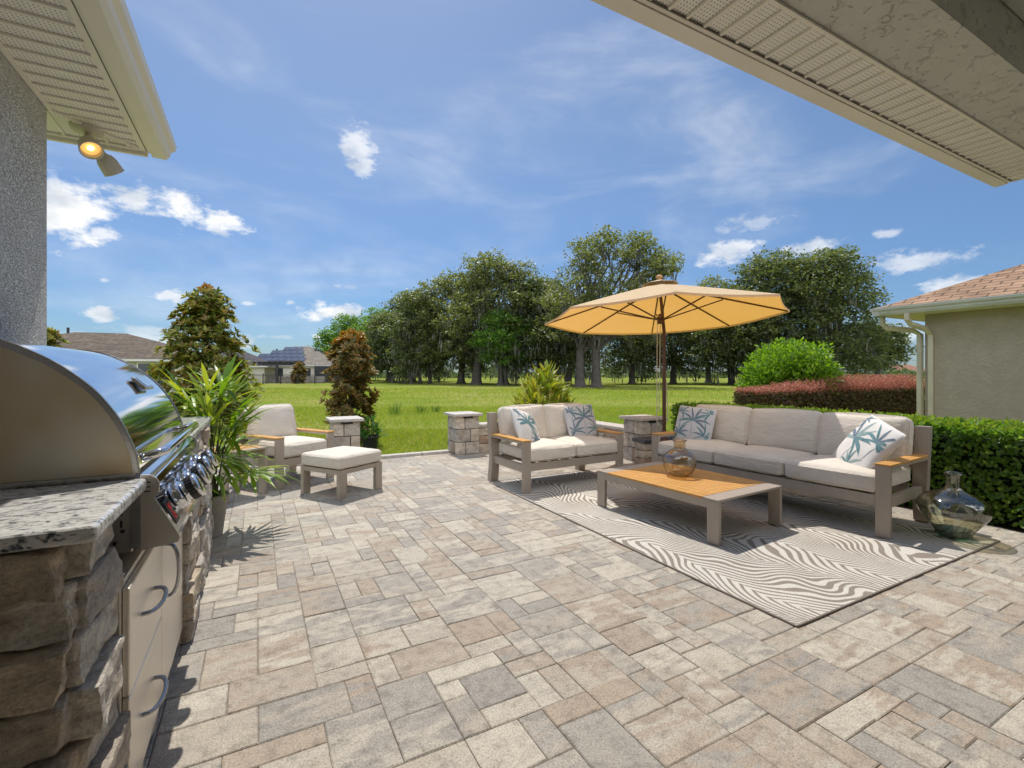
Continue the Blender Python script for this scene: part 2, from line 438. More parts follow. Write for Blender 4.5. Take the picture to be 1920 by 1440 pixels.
def m_granite():
    m, nt, N, L, b = nodes_of('white_granite')
    tc = N('ShaderNodeTexCoord')
    mp = N('ShaderNodeMapping'); mp.inputs['Rotation'].default_value = (.3, .2, .7); mp.inputs['Scale'].default_value = (1, 2.1, 1.3)
    L(tc.outputs['Object'], mp.inputs[0])
    n1 = N('ShaderNodeTexNoise'); n1.inputs['Scale'].default_value = 34; n1.inputs['Detail'].default_value = 6; n1.inputs['Roughness'].default_value = .65; n1.inputs['Distortion'].default_value = .9
    L(mp.outputs[0], n1.inputs['Vector'])
    r1 = ramp(N, [(.33, (.03,.035,.04)), (.40, (.17,.18,.19)), (.45, (.60,.58,.54)), (.62, (.72,.70,.66)), (.8, (.55,.48,.38))])
    L(n1.outputs[0], r1.inputs[0])
    n2 = N('ShaderNodeTexNoise'); n2.inputs['Scale'].default_value = 11; n2.inputs['Detail'].default_value = 5; n2.inputs['Distortion'].default_value = 1.6
    L(mp.outputs[0], n2.inputs['Vector'])
    r2 = ramp(N, [(.36, (.30,.32,.34)), (.47, (1,1,1))]); L(n2.outputs[0], r2.inputs[0])
    mu = N('ShaderNodeMix'); mu.data_type = 'RGBA'; mu.blend_type = 'MULTIPLY'; mu.inputs[0].default_value = .8
    L(r1.outputs[0], mu.inputs[6]); L(r2.outputs[0], mu.inputs[7]); L(mu.outputs[2], b.inputs['Base Color'])
    b.inputs['Roughness'].default_value = .16
    return m

def m_glass(name, tint, ior=1.5):
    """thin blown glass: light passes straight on, the surface mirrors by its angle"""
    m, nt, N, L, b = nodes_of(name)
    nt.nodes.remove(b)
    t = N('ShaderNodeBsdfTransparent')
    g = N('ShaderNodeBsdfGlossy'); g.inputs['Roughness'].default_value = .02; g.inputs['Color'].default_value = (.95, .95, .93, 1)
    lw = N('ShaderNodeLayerWeight'); lw.inputs['Blend'].default_value = .5
    pw = N('ShaderNodeMath'); pw.operation = 'POWER'; pw.inputs[1].default_value = 3.2; L(lw.outputs['Facing'], pw.inputs[0])
    fr = N('ShaderNodeMath'); fr.operation = 'MULTIPLY_ADD'; fr.inputs[1].default_value = .5; fr.inputs[2].default_value = .085 * ior; L(pw.outputs[0], fr.inputs[0])
    tc = N('ShaderNodeTexCoord'); n = N('ShaderNodeTexNoise'); n.inputs['Scale'].default_value = 9; L(tc.outputs['Object'], n.inputs['Vector'])
    bp = N('ShaderNodeBump'); bp.inputs['Strength'].default_value = .25; bp.inputs['Distance'].default_value = .01
    L(n.outputs[0], bp.inputs['Height']); L(bp.outputs[0], g.inputs['Normal']); L(bp.outputs[0], lw.inputs['Normal'])
    # light crosses more glass at a glancing angle
    rt = ramp(N, [(0, tint), (.55, tuple(c * .86 for c in tint)), (.95, tuple(c * c * .22 for c in tint))]); L(lw.outputs['Facing'], rt.inputs[0]); L(rt.outputs[0], t.inputs['Color'])
    ms = N('ShaderNodeMixShader'); L(fr.outputs[0], ms.inputs[0]); L(t.outputs[0], ms.inputs[1]); L(g.outputs[0], ms.inputs[2])
    L(ms.outputs[0], nt.nodes['Material Output'].inputs['Surface'])
    return m

def m_rug():
    m, nt, N, L, b = nodes_of('woven_palm_leaf_rug')
    tc = N('ShaderNodeTexCoord'); sp = N('ShaderNodeSeparateXYZ')
    nd = N('ShaderNodeTexNoise'); nd.inputs['Scale'].default_value = 1.15; nd.inputs['Detail'].default_value = 1.5
    L(tc.outputs['Object'], nd.inputs['Vector'])
    L(tc.outputs['Object'], sp.inputs[0])
    def m_(op, a, b_=None, c=None):
        n = N('ShaderNodeMath'); n.operation = op
        for i, v in enumerate((a, b_, c)):
            if v is None: continue
            if isinstance(v, (int, float)): n.inputs[i].default_value = v
            else: L(v, n.inputs[i])
        return n.outputs[0]
    x, y = sp.outputs[0], sp.outputs[1]
    # leaf spines run slantwise and bend; stripes sweep away from each spine on both sides
    bend = m_('MULTIPLY', m_('SINE', m_('MULTIPLY', y, 2.3)), .16)
    q = m_('ADD', m_('ADD', x, m_('MULTIPLY', y, .42)), m_('ADD', bend, m_('MULTIPLY', nd.outputs[0], 1.05)))
    fr = m_('FRACT', m_('DIVIDE', q, .78))
    t = m_('SUBTRACT', fr, .42)
    at_ = m_('ABSOLUTE', t)
    side = m_('SIGN', t)
    sweep = m_('ADD', m_('MULTIPLY', at_, .75), m_('MULTIPLY', m_('POWER', at_, 2.0), 1.25))
    cell = m_('FLOOR', m_('DIVIDE', q, .78))
    ph = m_('ADD', m_('ADD', y, sweep), m_('MULTIPLY', side, .012))
    ph = m_('ADD', ph, m_('MULTIPLY', cell, .37))
    ph = m_('ADD', ph, m_('MULTIPLY', nd.outputs[0], .42))
    n5 = N('ShaderNodeTexNoise'); n5.inputs['Scale'].default_value = 2.6; n5.inputs['Detail'].default_value = 1; L(tc.outputs['Object'], n5.inputs['Vector'])
    s = m_('SINE', m_('ADD', m_('MULTIPLY', ph, 2 * math.pi / .096), m_('MULTIPLY', n5.outputs[0], 9.0)))
    thr = m_('ADD', m_('MULTIPLY_ADD', at_, .8, -.30), m_('MULTIPLY', m_('SUBTRACT', n5.outputs[0], .5), 1.6))
    dark = N('ShaderNodeMapRange'); dark.inputs['From Min'].default_value = -.16; dark.inputs['From Max'].default_value = .16
    L(m_('SUBTRACT', s, thr), dark.inputs['Value'])
    # weave
    wv = m_('MULTIPLY', m_('SINE', m_('MULTIPLY', x, 1100)), m_('SINE', m_('MULTIPLY', y, 1100)))
    n2 = N('ShaderNodeTexNoise'); n2.inputs['Scale'].default_value = 210; n2.inputs['Detail'].default_value = 2; L(tc.outputs['Object'], n2.inputs['Vector'])
    mx = N('ShaderNodeMix'); mx.data_type = 'RGBA'
    mx.inputs[6].default_value = (.30, .26, .215, 1); mx.inputs[7].default_value = (.68, .64, .57, 1)
    L(dark.outputs[0], mx.inputs[0])
    rr = ramp(N, [(.35, (.62,.62,.62)), (.6, (1.08,1.08,1.08))]); L(n2.outputs[0], rr.inputs[0])
    mu = N('ShaderNodeMix'); mu.data_type = 'RGBA'; mu.blend_type = 'MULTIPLY'; mu.inputs[0].default_value = 1
    L(mx.outputs[2], mu.inputs[6]); L(rr.outputs[0], mu.inputs[7]); L(mu.outputs[2], b.inputs['Base Color'])
    b.inputs['Roughness'].default_value = .95; b.inputs['Specular IOR Level'].default_value = .1
    bp = N('ShaderNodeBump'); bp.inputs['Strength'].default_value = .3; bp.inputs['Distance'].default_value = .003
    L(m_('ADD', n2.outputs[0], m_('MULTIPLY', dark.outputs[0], .5)), bp.inputs['Height']); L(bp.outputs[0], b.inputs['Normal'])
    return m

def m_lawn():
    m, nt, N, L, b = nodes_of('lawn_grass')
    tc = N('ShaderNodeTexCoord')
    n1 = N('ShaderNodeTexNoise'); n1.inputs['Scale'].default_value = .11; n1.inputs['Detail'].default_value = 6; n1.inputs['Roughness'].default_value = .62; L(tc.outputs['Object'], n1.inputs['Vector'])
    n2 = N('ShaderNodeTexNoise'); n2.inputs['Scale'].default_value = 9; n2.inputs['Detail'].default_value = 6; n2.inputs['Roughness'].default_value = .75; L(tc.outputs['Object'], n2.inputs['Vector'])
    r1 = ramp(N, [(.30, (.125,.185,.028)), (.45, (.19,.24,.042)), (.56, (.25,.265,.065)), (.70, (.33,.29,.12))]); L(n1.outputs[0], r1.inputs[0])
    r2 = ramp(N, [(.3, (.5,.52,.45)), (.55, (1,1,1)), (.75, (1.3,1.25,1.1))]); L(n2.outputs[0], r2.inputs[0])
    mu = N('ShaderNodeMix'); mu.data_type = 'RGBA'; mu.blend_type = 'MULTIPLY'; mu.inputs[0].default_value = .8
    L(r1.outputs[0], mu.inputs[6]); L(r2.outputs[0], mu.inputs[7]); L(mu.outputs[2], b.inputs['Base Color'])
    b.inputs['Roughness'].default_value = 1; b.inputs['Specular IOR Level'].default_value = 0
    bp = N('ShaderNodeBump'); bp.inputs['Strength'].default_value = .6; bp.inputs['Distance'].default_value = .05
    L(n2.outputs[0], bp.inputs['Height']); L(bp.outputs[0], b.inputs['Normal'])
    return m

def m_shingle(name, cols, w=.3, h=.14):
    m, nt, N, L, b = nodes_of(name)
    tc = N('ShaderNodeTexCoord')
    br = N('ShaderNodeTexBrick'); br.offset = .5
    br.inputs['Scale'].default_value = 1; br.inputs['Brick Width'].default_value = w; br.inputs['Row Height'].default_value = h
    br.inputs['Mortar Size'].default_value = .012; br.inputs['Bias'].default_value = 0
    br.inputs['Color1'].default_value = (*cols[0], 1); br.inputs['Color2'].default_value = (*cols[1], 1); br.inputs['Mortar'].default_value = (*cols[2], 1)
    L(tc.outputs['UV'], br.inputs['Vector'])
    n = N('ShaderNodeTexNoise'); n.inputs['Scale'].default_value = 3; n.inputs['Detail'].default_value = 6; L(tc.outputs['Object'], n.inputs['Vector'])
    rr = ramp(N, [(.3, (.7,.7,.7)), (.7, (1.25,1.22,1.2))]); L(n.outputs[0], rr.inputs[0])
    mu = N('ShaderNodeMix'); mu.data_type = 'RGBA'; mu.blend_type = 'MULTIPLY'; mu.inputs[0].default_value = 1
    L(br.outputs[0], mu.inputs[6]); L(rr.outputs[0], mu.inputs[7]); L(mu.outputs[2], b.inputs['Base Color'])
    b.inputs['Roughness'].default_value = .95; b.inputs['Specular IOR Level'].default_value = .15
    bp = N('ShaderNodeBump'); bp.inputs['Strength'].default_value = .5; bp.inputs['Distance'].default_value = .02
    L(br.outputs['Fac'], bp.inputs['Height']); bp.invert = True; L(bp.outputs[0], b.inputs['Normal'])
    return m

M = {}
M['paver'] = m_paver()
M['sand'] = pm('joint_sand', (.25,.21,.165), (.13,.11,.09), 30, .95)
M['lawn'] = m_lawn()
M['rug'] = m_rug()
M['rug_edge'] = pm('rug_binding', (.24,.20,.165), None, 40, .9)
M['stucco_grey'] = m_stucco('grey_stucco', (.84,.83,.81), (.78,.77,.75), 58, 1.0, .014, (1, 1, 2.6))
M['stucco_beam'] = m_stucco('sage_grey_stucco', (.60,.59,.52), (.56,.55,.485), 17, .7, .016, (1, 1, 1), .345, .42)
M['stucco_tan'] = m_stucco('tan_stucco', (.50,.425,.335), (.455,.385,.30), 30, .6, .012, (1, .5, 1.6))
M['soffit'] = m_soffit('cream_vented_soffit', (.87,.84,.74))
M['cream'] = pm('cream_aluminium', (.84,.79,.67), (.81,.76,.64), 3, .38)
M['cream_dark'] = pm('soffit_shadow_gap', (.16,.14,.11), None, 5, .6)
M['granite'] = m_granite()
M['ledge'] = m_stone('ledgestone', [(.68,.60,.49), (.56,.49,.405), (.71,.65,.56), (.62,.515,.39), (.73,.68,.60), (.54,.49,.425)], .95)
M['mortar'] = pm('dark_mortar', (.10,.09,.08), (.06,.055,.05), 20, .95)
M['block'] = m_stone('tumbled_wall_block', [(.56,.48,.39), (.44,.40,.36), (.60,.53,.44), (.42,.31,.23), (.52,.47,.41)], .35, 7)
M['cap'] = pm('pale_cap_stone', (.58,.53,.47), (.46,.42,.38), 14, .8, bump=.3, bscale=50)
M['slab'] = pm('dark_slab', (.09,.09,.105), (.06,.06,.07), 12, .5)
M['taupe'] = pm('brushed_taupe_aluminium', (.42,.355,.29), (.385,.325,.265), 6, .45, metal=.2, stretch=(1, 1, .2))
M['teak'] = pm('oiled_teak', (.63,.33,.085), (.50,.24,.055), 5, .5, stretch=(14, 1.2, 14), detail=7)
M['teak_red'] = pm('weathered_teak', (.46,.25,.10), (.36,.18,.075), 6, .5, stretch=(1.5, 14, 14), detail=7)
M['fabric'] = pm('oat_outdoor_fabric', (.70,.63,.545), (.655,.59,.505), 5, .95, bump=.22, bscale=420, spec=.15, bdist=.002)
def add_creases(m):
    nt = m.node_tree; N, L = nt.nodes.new, nt.links.new
    b = nt.nodes['Principled BSDF']
    old = b.inputs['Normal'].links[0].from_node
    tc = N('ShaderNodeTexCoord'); mp = N('ShaderNodeMapping'); mp.inputs['Scale'].default_value = (1.0, 1.6, 2.4); L(tc.outputs['Object'], mp.inputs[0])
    n = N('ShaderNodeTexNoise'); n.inputs['Scale'].default_value = 6.5; n.inputs['Detail'].default_value = 4; n.inputs['Roughness'].default_value = .55; n.inputs['Distortion'].default_value = .8
    L(mp.outputs[0], n.inputs['Vector'])
    bp = N('ShaderNodeBump'); bp.inputs['Strength'].default_value = .55; bp.inputs['Distance'].default_value = .03
    L(n.outputs[0], bp.inputs['Height']); L(bp.outputs[0], old.inputs['Normal'])
add_creases(M['fabric'])
M['pillow'] = pm('white_pillow_fabric', (.74,.71,.675), (.69,.665,.635), 6, .95, bump=.2, bscale=420, spec=.15, bdist=.002)
M['pillow_shaded'] = pm('shaded_pillow_fabric', (.60,.58,.585), (.55,.535,.545), 6, .95, bump=.2, bscale=420, spec=.15, bdist=.002)  # white pillow cloth greyed down; the shade on two pillows is in the colour
M['leaf_teal'] = pm('teal_print', (.11,.22,.24), (.17,.29,.31), 30, .95, spec=.1)
M['leaf_navy'] = pm('slate_blue_print', (.14,.18,.235), (.22,.27,.33), 26, .95, spec=.1)
M['leaf_mint'] = pm('mint_print', (.32,.42,.40), (.23,.34,.35), 26, .95, spec=.1)
M['steel'] = pm('brushed_steel', (.60,.57,.52), (.52,.49,.45), 3, .27, metal=1.0, stretch=(1, 1, 60), detail=3, bump=.04, bscale=30, bdist=.002)
M['steel_warm'] = pm('bounce_tinted_steel', (.76,.69,.54), (.70,.55,.33), 3.2, .45, metal=.55, detail=2, lo=.38, hi=.62)  # golden base colour stands in for warm porch and patio light
M['steel_plain'] = pm('plain_steel', (.62,.58,.52), (.56,.52,.465), 5, .38, metal=.8, detail=3)
M['steel_door'] = pm('satin_steel', (.74,.69,.60), (.69,.64,.555), 4, .36, metal=.65, stretch=(1, 1, 30), detail=3)
M['handle_steel'] = pm('smoky_handle_steel', (.36,.37,.40), (.30,.31,.34), 5, .14, metal=1.0)
M['mirror'] = pm('polished_steel', (.74,.75,.77), (.69,.70,.73), 4, .055, metal=1.0, detail=2)
M['black'] = pm('black_plastic', (.012,.012,.013), (.02,.02,.022), 20, .4)
M['red'] = pm('red_marking', (.55,.02,.02), None, 20, .5)
M['wood_dark'] = pm('stained_hardwood', (.125,.055,.030), (.075,.032,.018), 8, .42, stretch=(8, 8, 1), detail=6)
M['rope'] = pm('cotton_cord', (.70,.66,.56), None, 90, .95)
M['glass_amber'] = m_glass('smoky_amber_glass', (.84,.72,.53), 1.9)
M['glass_green'] = m_glass('pale_green_glass', (.80,.78,.62), 1.9)
M['glass_base'] = m_glass('bottle_green_glass', (.30,.52,.38), 1.7)
M['pot_grey'] = pm('grey_planter', (.36,.33,.295), (.29,.27,.24), 9, .8)
M['pot_black'] = pm('black_nursery_pot', (.03,.03,.035), None, 9, .5)
M['soil'] = pm('potting_soil', (.06,.04,.028), (.03,.02,.015), 40, .95)
M['bark'] = pm('oak_bark', (.115,.098,.082), (.055,.046,.04), 4, .95, stretch=(3, 3, .7), bump=.8, bscale=14, bdist=.05)
M['lens'] = None

def m_emit(name, col, s):
    m, nt, N, L, b = nodes_of(name)
    b.inputs['Base Color'].default_value = (*col, 1)
    b.inputs['Emission Color'].default_value = (*col, 1)
    b.inputs['Emission Strength'].default_value = s
    return m
M['lens'] = m_emit('lit_bulb', (.85, .50, .14), .55)
M['bulb_core'] = m_emit('lit_bulb_core', (1.0, .80, .36), 2.2)

def m_canopy():
    m, nt, N, L, b = nodes_of('cream_canvas')
    tc = N('ShaderNodeTexCoord'); n = N('ShaderNodeTexNoise'); n.inputs['Scale'].default_value = 3; L(tc.outputs['Object'], n.inputs['Vector'])
    r = ramp(N, [(.3, (.72,.58,.39)), (.7, (.76,.62,.43))]); L(n.outputs[0], r.inputs[0]); L(r.outputs[0], b.inputs['Base Color'])
    b.inputs['Roughness'].default_value = .9; b.inputs['Specular IOR Level'].default_value = .1
    t = N('ShaderNodeBsdfTranslucent'); t.inputs['Color'].default_value = (.93, .47, .09, 1)
    ms = N('ShaderNodeMixShader'); ms.inputs[0].default_value = .40
    L(b.outputs[0], ms.inputs[1]); L(t.outputs[0], ms.inputs[2]); L(ms.outputs[0], nt.nodes['Material Output'].inputs['Surface'])
    return m
M['canvas'] = m_canopy()
M['canvas_top'] = pm('cream_canvas_lined', (.72,.60,.43), None, 4, .95, spec=.1)

# ------------------------------------------------------------------ ground
def build_ground():
    b = MB()
    b.add([(-900,-300,-.03),(900,-300,-.03),(900,1500,-.03),(-900,1500,-.03)], [(0,1,2,3)])
    tag(b.build('lawn', M['lawn']), kind='structure')
    # patio: joint sand sheet and the pavers on it, packed from a 12 cm module
    s = MB(); s.box(-1.05, 6.0, -3.4, 7.86, -.025, -.008)
    tag(s.build('joint_sand', M['sand']), kind='structure')
    rng = random.Random(11)
    mod = .116; x0 = -1.04; y0 = -3.3
    nx = int((5.98 - x0) / mod); ny = int((7.84 - y0) / mod)
    used = np.zeros((nx, ny), bool)
    kinds = [(3,2,10), (2,3,9), (2,2,11), (3,3,3), (2,1,9), (1,2,8), (3,1,3), (1,1,1.5), (4,3,.7), (3,4,.7)]
    pv = MB()
    for j in range(ny):
        for i in range(nx):
            if used[i, j]: continue
            opts = []
            for (w, h, wt) in kinds:
                if i + w <= nx and j + h <= ny and not used[i:i+w, j:j+h].any():
                    opts.append(((w, h), wt))
            if not opts: opts = [((1, 1), 1)]
            tot = sum(o[1] for o in opts); r = rng.random() * tot
            for (wh, wt) in opts:
                r -= wt
                if r <= 0: break
            w, h = wh
            used[i:i+w, j:j+h] = True
            g = .0014
            xa, xb = x0 + i*mod + g + rng.uniform(-.001, .001), x0 + (i+w)*mod - g + rng.uniform(-.001, .001)
            ya, yb = y0 + j*mod + g + rng.uniform(-.001, .001), y0 + (j+h)*mod - g + rng.uniform(-.001, .001)
            z = rng.uniform(-.0016, .0012); c = .005
            tx, ty = rng.uniform(-.0012, .0012), rng.uniform(-.0012, .0012)
            v = [(xa,ya,-.02),(xb,ya,-.02),(xb,yb,-.02),(xa,yb,-.02),
                 (xa,ya,z-c*.7),(xb,ya,z-c*.7),(xb,yb,z-c*.7),(xa,yb,z-c*.7),
                 (xa+c,ya+c,z-tx-ty),(xb-c,ya+c,z+tx-ty),(xb-c,yb-c,z+tx+ty),(xa+c,yb-c,z-tx+ty)]
            f = [(8,9,10,11)]
            for k in range(4):
                k2 = (k+1) % 4
                f.append((k, k2, 4+k2, 4+k)); f.append((4+k, 4+k2, 8+k2, 8+k))
            pv.add(v, f)
    tag(pv.build('patio', M['paver']), kind='structure')
    k = MB()
    rng = random.Random(3)
    x = -1.05
    while x < 3.0:
        L_ = rng.uniform(.5, .72)
        k.box(x, min(x + L_, 3.0) - .008, 7.87, 8.0, -.03, .045 + rng.uniform(-.004, .004), .012)
        x += L_
    tag(k.build('kerb', M['cap']), kind='structure')
    d = MB(); d.box(6.0, 6.85, -3.4, 5.75, -.028, -.012)
    tag(d.build('planting_bed', M['soil']), kind='structure')
build_ground()

# ------------------------------------------------------------------ grass blades near the patio
def build_grass():
    rng = np.random.default_rng(5)
    P = []
    for (n, d0, d1) in ((70000, 7.2, 12.0), (46000, 12.0, 20.0), (22000, 20.0, 44.0)):
        px = rng.uniform(60, 1900, n); d = d0 + (d1 - d0) * rng.random(n) ** .8
        l = (px - 960) / FPX * d
        X = math.cos(YAW)*l + math.sin(YAW)*d; Y = -math.sin(YAW)*l + math.cos(YAW)*d
        P.append(np.stack([X, Y, d], 1))
    P = np.concatenate(P)
    ok = ~((P[:,0] > -1.1) & (P[:,0] < 6.9) & (P[:,1] < 8.02))
    ok &= ~((P[:,0] > 9.6) & (P[:,1] < 4.6))
    P = P[ok]
    n = len(P)
    h = rng.uniform(.03, .075, n) * (1 + .035 * (P[:,2] - 8)) ; a = rng.uniform(0, 2*np.pi, n); w = rng.uniform(.006, .012, n) * P[:,2] / 9
    lean = rng.normal(0, .5, (n, 2)) * h[:,None]
    v = np.zeros((n, 3, 3))
    v[:,0,0] = P[:,0] - np.cos(a)*w; v[:,0,1] = P[:,1] - np.sin(a)*w
    v[:,1,0] = P[:,0] + np.cos(a)*w; v[:,1,1] = P[:,1] + np.sin(a)*w
    v[:,0,2] = v[:,1,2] = -.035
    v[:,2,0] = P[:,0] + lean[:,0]; v[:,2,1] = P[:,1] + lean[:,1]; v[:,2,2] = h - .03
    me = np_mesh('grass', v.reshape(-1, 3), np.arange(n*3).reshape(n, 3))
    mt = leafmat('grass_blades', [(.21,.30,.045), (.30,.40,.06), (.255,.345,.05), (.37,.40,.09), (.42,.37,.16)], .45, 1.0, 0.0, (1.3, 1.3, .3))
    tag(link_mesh('grass', me, mt), 'short bright green grass of the lawn beyond the patio edge', 'grass', kind='stuff')
build_grass()

# ------------------------------------------------------------------ foliage helpers
def unit(rng, n):
    v = rng.normal(size=(n, 3)); return v / np.linalg.norm(v, axis=1, keepdims=True)

def leaf_mesh(name, pos, axis, length, width, rng, fold=.18, six=True, up=None):
    """leaf blades: six-vertex folded leaves, or four-vertex diamonds"""
    n = len(pos)
    axis = axis / np.linalg.norm(axis, axis=1, keepdims=True)
    if up is None: up = unit(rng, n)
    side = np.cross(axis, up); side /= np.maximum(np.linalg.norm(side, axis=1, keepdims=True), 1e-6)
    nor = np.cross(side, axis)
    L_ = length[:,None]; W_ = width[:,None]
    if six:
        v = np.stack([pos,
                      pos + axis*L_*.3 + side*W_*.5 + nor*W_*fold,
                      pos + axis*L_*.68 + side*W_*.42 + nor*W_*fold,
                      pos + axis*L_ - nor*L_*.06,
                      pos + axis*L_*.68 - side*W_*.42 + nor*W_*fold,
                      pos + axis*L_*.3 - side*W_*.5 + nor*W_*fold], 1)
        b = np.arange(n)[:,None]*6
        f = np.concatenate([b + np.array([[0,1,2,3]]), b + np.array([[0,3,4,5]])], 0)
    else:
        v = np.stack([pos, pos + axis*L_*.45 + side*W_*.5, pos + axis*L_, pos + axis*L_*.45 - side*W_*.5], 1)
        f = np.arange(n)[:,None]*4 + np.array([[0,1,2,3]])
    return np_mesh(name, v.reshape(-1, 3), f)

OAK = {
    'dark': leafmat('dark_oak_leaves', [(.075,.098,.046), (.112,.14,.062), (.155,.182,.08), (.25,.26,.12)], .48, .45, .5),
    'olive': leafmat('olive_oak_leaves', [(.095,.118,.052), (.145,.168,.07), (.20,.215,.09), (.31,.305,.13)], .48, .45, .5),
    'bright': leafmat('bright_tree_leaves', [(.09,.18,.034), (.145,.265,.048), (.20,.32,.065)], .5, .5, .4),
}
M['moss'] = leafmat('spanish_moss', [(.13,.135,.11), (.19,.19,.155), (.10,.105,.085)], .35, .9, .1, (1, 1, .9))

def make_oak(name, label, cat, px, depth, height, rx, seed, kind='dark', n=9000, leaf=.34, lobes=34, base=.28, trunks=((0, 0),), tr=.42, moss=120, ry=None, group=None, open_=False, cloth=None, lean=0.0):
    rng = np.random.default_rng(seed); rr = random.Random(seed)
    x, y = at(px, depth)
    t = thing(name, label, cat, (x, y, 0), 0, group)
    ry = ry or rx * .8
    zc0 = height * base; zc1 = height * .95
    # lobes of the crown: more and larger at mid height, domed outline
    lc = []; lr = []
    for k in range(lobes):
        h = (k + .5) / lobes
        h = h ** .85
        z = zc0 + (zc1 - zc0) * h
        prof = math.sqrt(max(0.03, 1 - (max(0, (h - .38)) / .66) ** 2)) * (.78 + .22 * min(1, h / .3))
        a = k * 2.39996 + rr.uniform(-.3, .3)
        q = math.sqrt(rr.uniform(.22, 1.0)) if not open_ else math.sqrt(rr.uniform(.4, 1.0))
        r = (.25 if not open_ else .15) * rx * rr.uniform(.7, 1.35)
        lc.append((math.cos(a)*q*prof*(rx - r*.8) + lean*h, math.sin(a)*q*prof*(ry - r*.8), z + rr.uniform(-.4, .4)))
        lr.append(r)
    lc = np.array(lc); lr = np.array(lr)
    # trunk and limbs
    b = MB()
    forks = []
    for (ox, oy) in trunks:
        hf = height * rr.uniform(.2, .27)
        pts = []; rad = []
        bx = rr.uniform(-.4, .4) + lean * .3; by = rr.uniform(-.3, .3)
        for q in (0, .06, .2, .5, 1.0):
            pts.append((ox + bx*q*q, oy + by*q, hf*q)); rad.append(tr * (1.55 if q == 0 else 1.15 if q == .06 else 1 - .22*q))
        b.tube(pts, rad, 10)
        forks.append((Vector(pts[-1]), tr * .78))
    for k in range(len(lc)):
        F, r0 = forks[k % len(forks)]
        e = Vector(lc[k])
        ln = (e - F).length
        mid1 = F.lerp(e, .35) + Vector((rr.uniform(-.09, .09)*ln, rr.uniform(-.09, .09)*ln, .10*ln))
        mid2 = F.lerp(e, .7) + Vector((rr.uniform(-.09, .09)*ln, rr.uniform(-.09, .09)*ln, .07*ln))
        rs = r0 * rr.uniform(.26, .5)
        b.tube([F - Vector((0, 0, .3)), mid1, mid2, e], [rs, rs*.66, rs*.38, rs*.12], 6, cap=False)
        if open_ or k % 2 == 0:
            for q in range(2):
                d = Vector((rr.uniform(-1, 1), rr.uniform(-1, 1), rr.uniform(-.2, .9))).normalized() * lr[k] * 1.1
                b.tube([mid2, mid2.lerp(e, .5) + d*.35, mid2.lerp(e, .7) + d], [rs*.3, rs*.2, rs*.06], 5, cap=False)
    b.build('trunk', M['bark'], t)
    # leaves: twig tufts spread through each lobe's shell
    n = int(n * 1.5); nt_ = n // 9
    w = lr ** 2; w /= w.sum()
    idx = rng.choice(len(lc), nt_, p=w)
    dirs = unit(rng, nt_); dirs[:,2] = dirs[:,2]*.75 + .12
    tuft = lc[idx] + dirs * (lr[idx] * (.45 + .75 * rng.random(nt_) ** .7))[:,None] * np.array([1.12, 1.12, .82])
    pos = np.repeat(tuft, 9, 0) + rng.normal(0, leaf * .72, (nt_*9, 3)) * np.array([1, 1, .6])
    ax = unit(rng, len(pos)); ax[:,2] = ax[:,2]*.5 - .1
    up = unit(rng, len(pos)) * .8 + np.array([0, 0, 1.0])
    me = leaf_mesh('crown', pos, ax, rng.uniform(.7, 1.25, len(pos))*leaf, rng.uniform(.5, .8, len(pos))*leaf, rng, six=False, up=up)
    link_mesh('crown', me, OAK[kind], t)
    if moss:
        k = rng.choice(len(lc), moss, p=w)
        top = lc[k] + np.stack([rng.normal(0, .6, moss)*lr[k], rng.normal(0, .6, moss)*lr[k], -lr[k]*rng.uniform(.2, .7, moss)], 1)
        S = 6
        P0 = np.repeat(top, S, 0) + rng.normal(0, .22, (moss*S, 3))
        ln = np.repeat(rng.uniform(.5, 1.9, moss), S) * rng.uniform(.5, 1.1, moss*S)
        axm = np.zeros((moss*S, 3)); axm[:,2] = -1; axm[:,:2] = rng.normal(0, .08, (moss*S, 2))
        me = leaf_mesh('moss', P0, axm, ln, rng.uniform(.07, .18, moss*S), rng, six=False)
        tag(link_mesh('moss', me, M['moss'], t), kind='stuff')
    return t

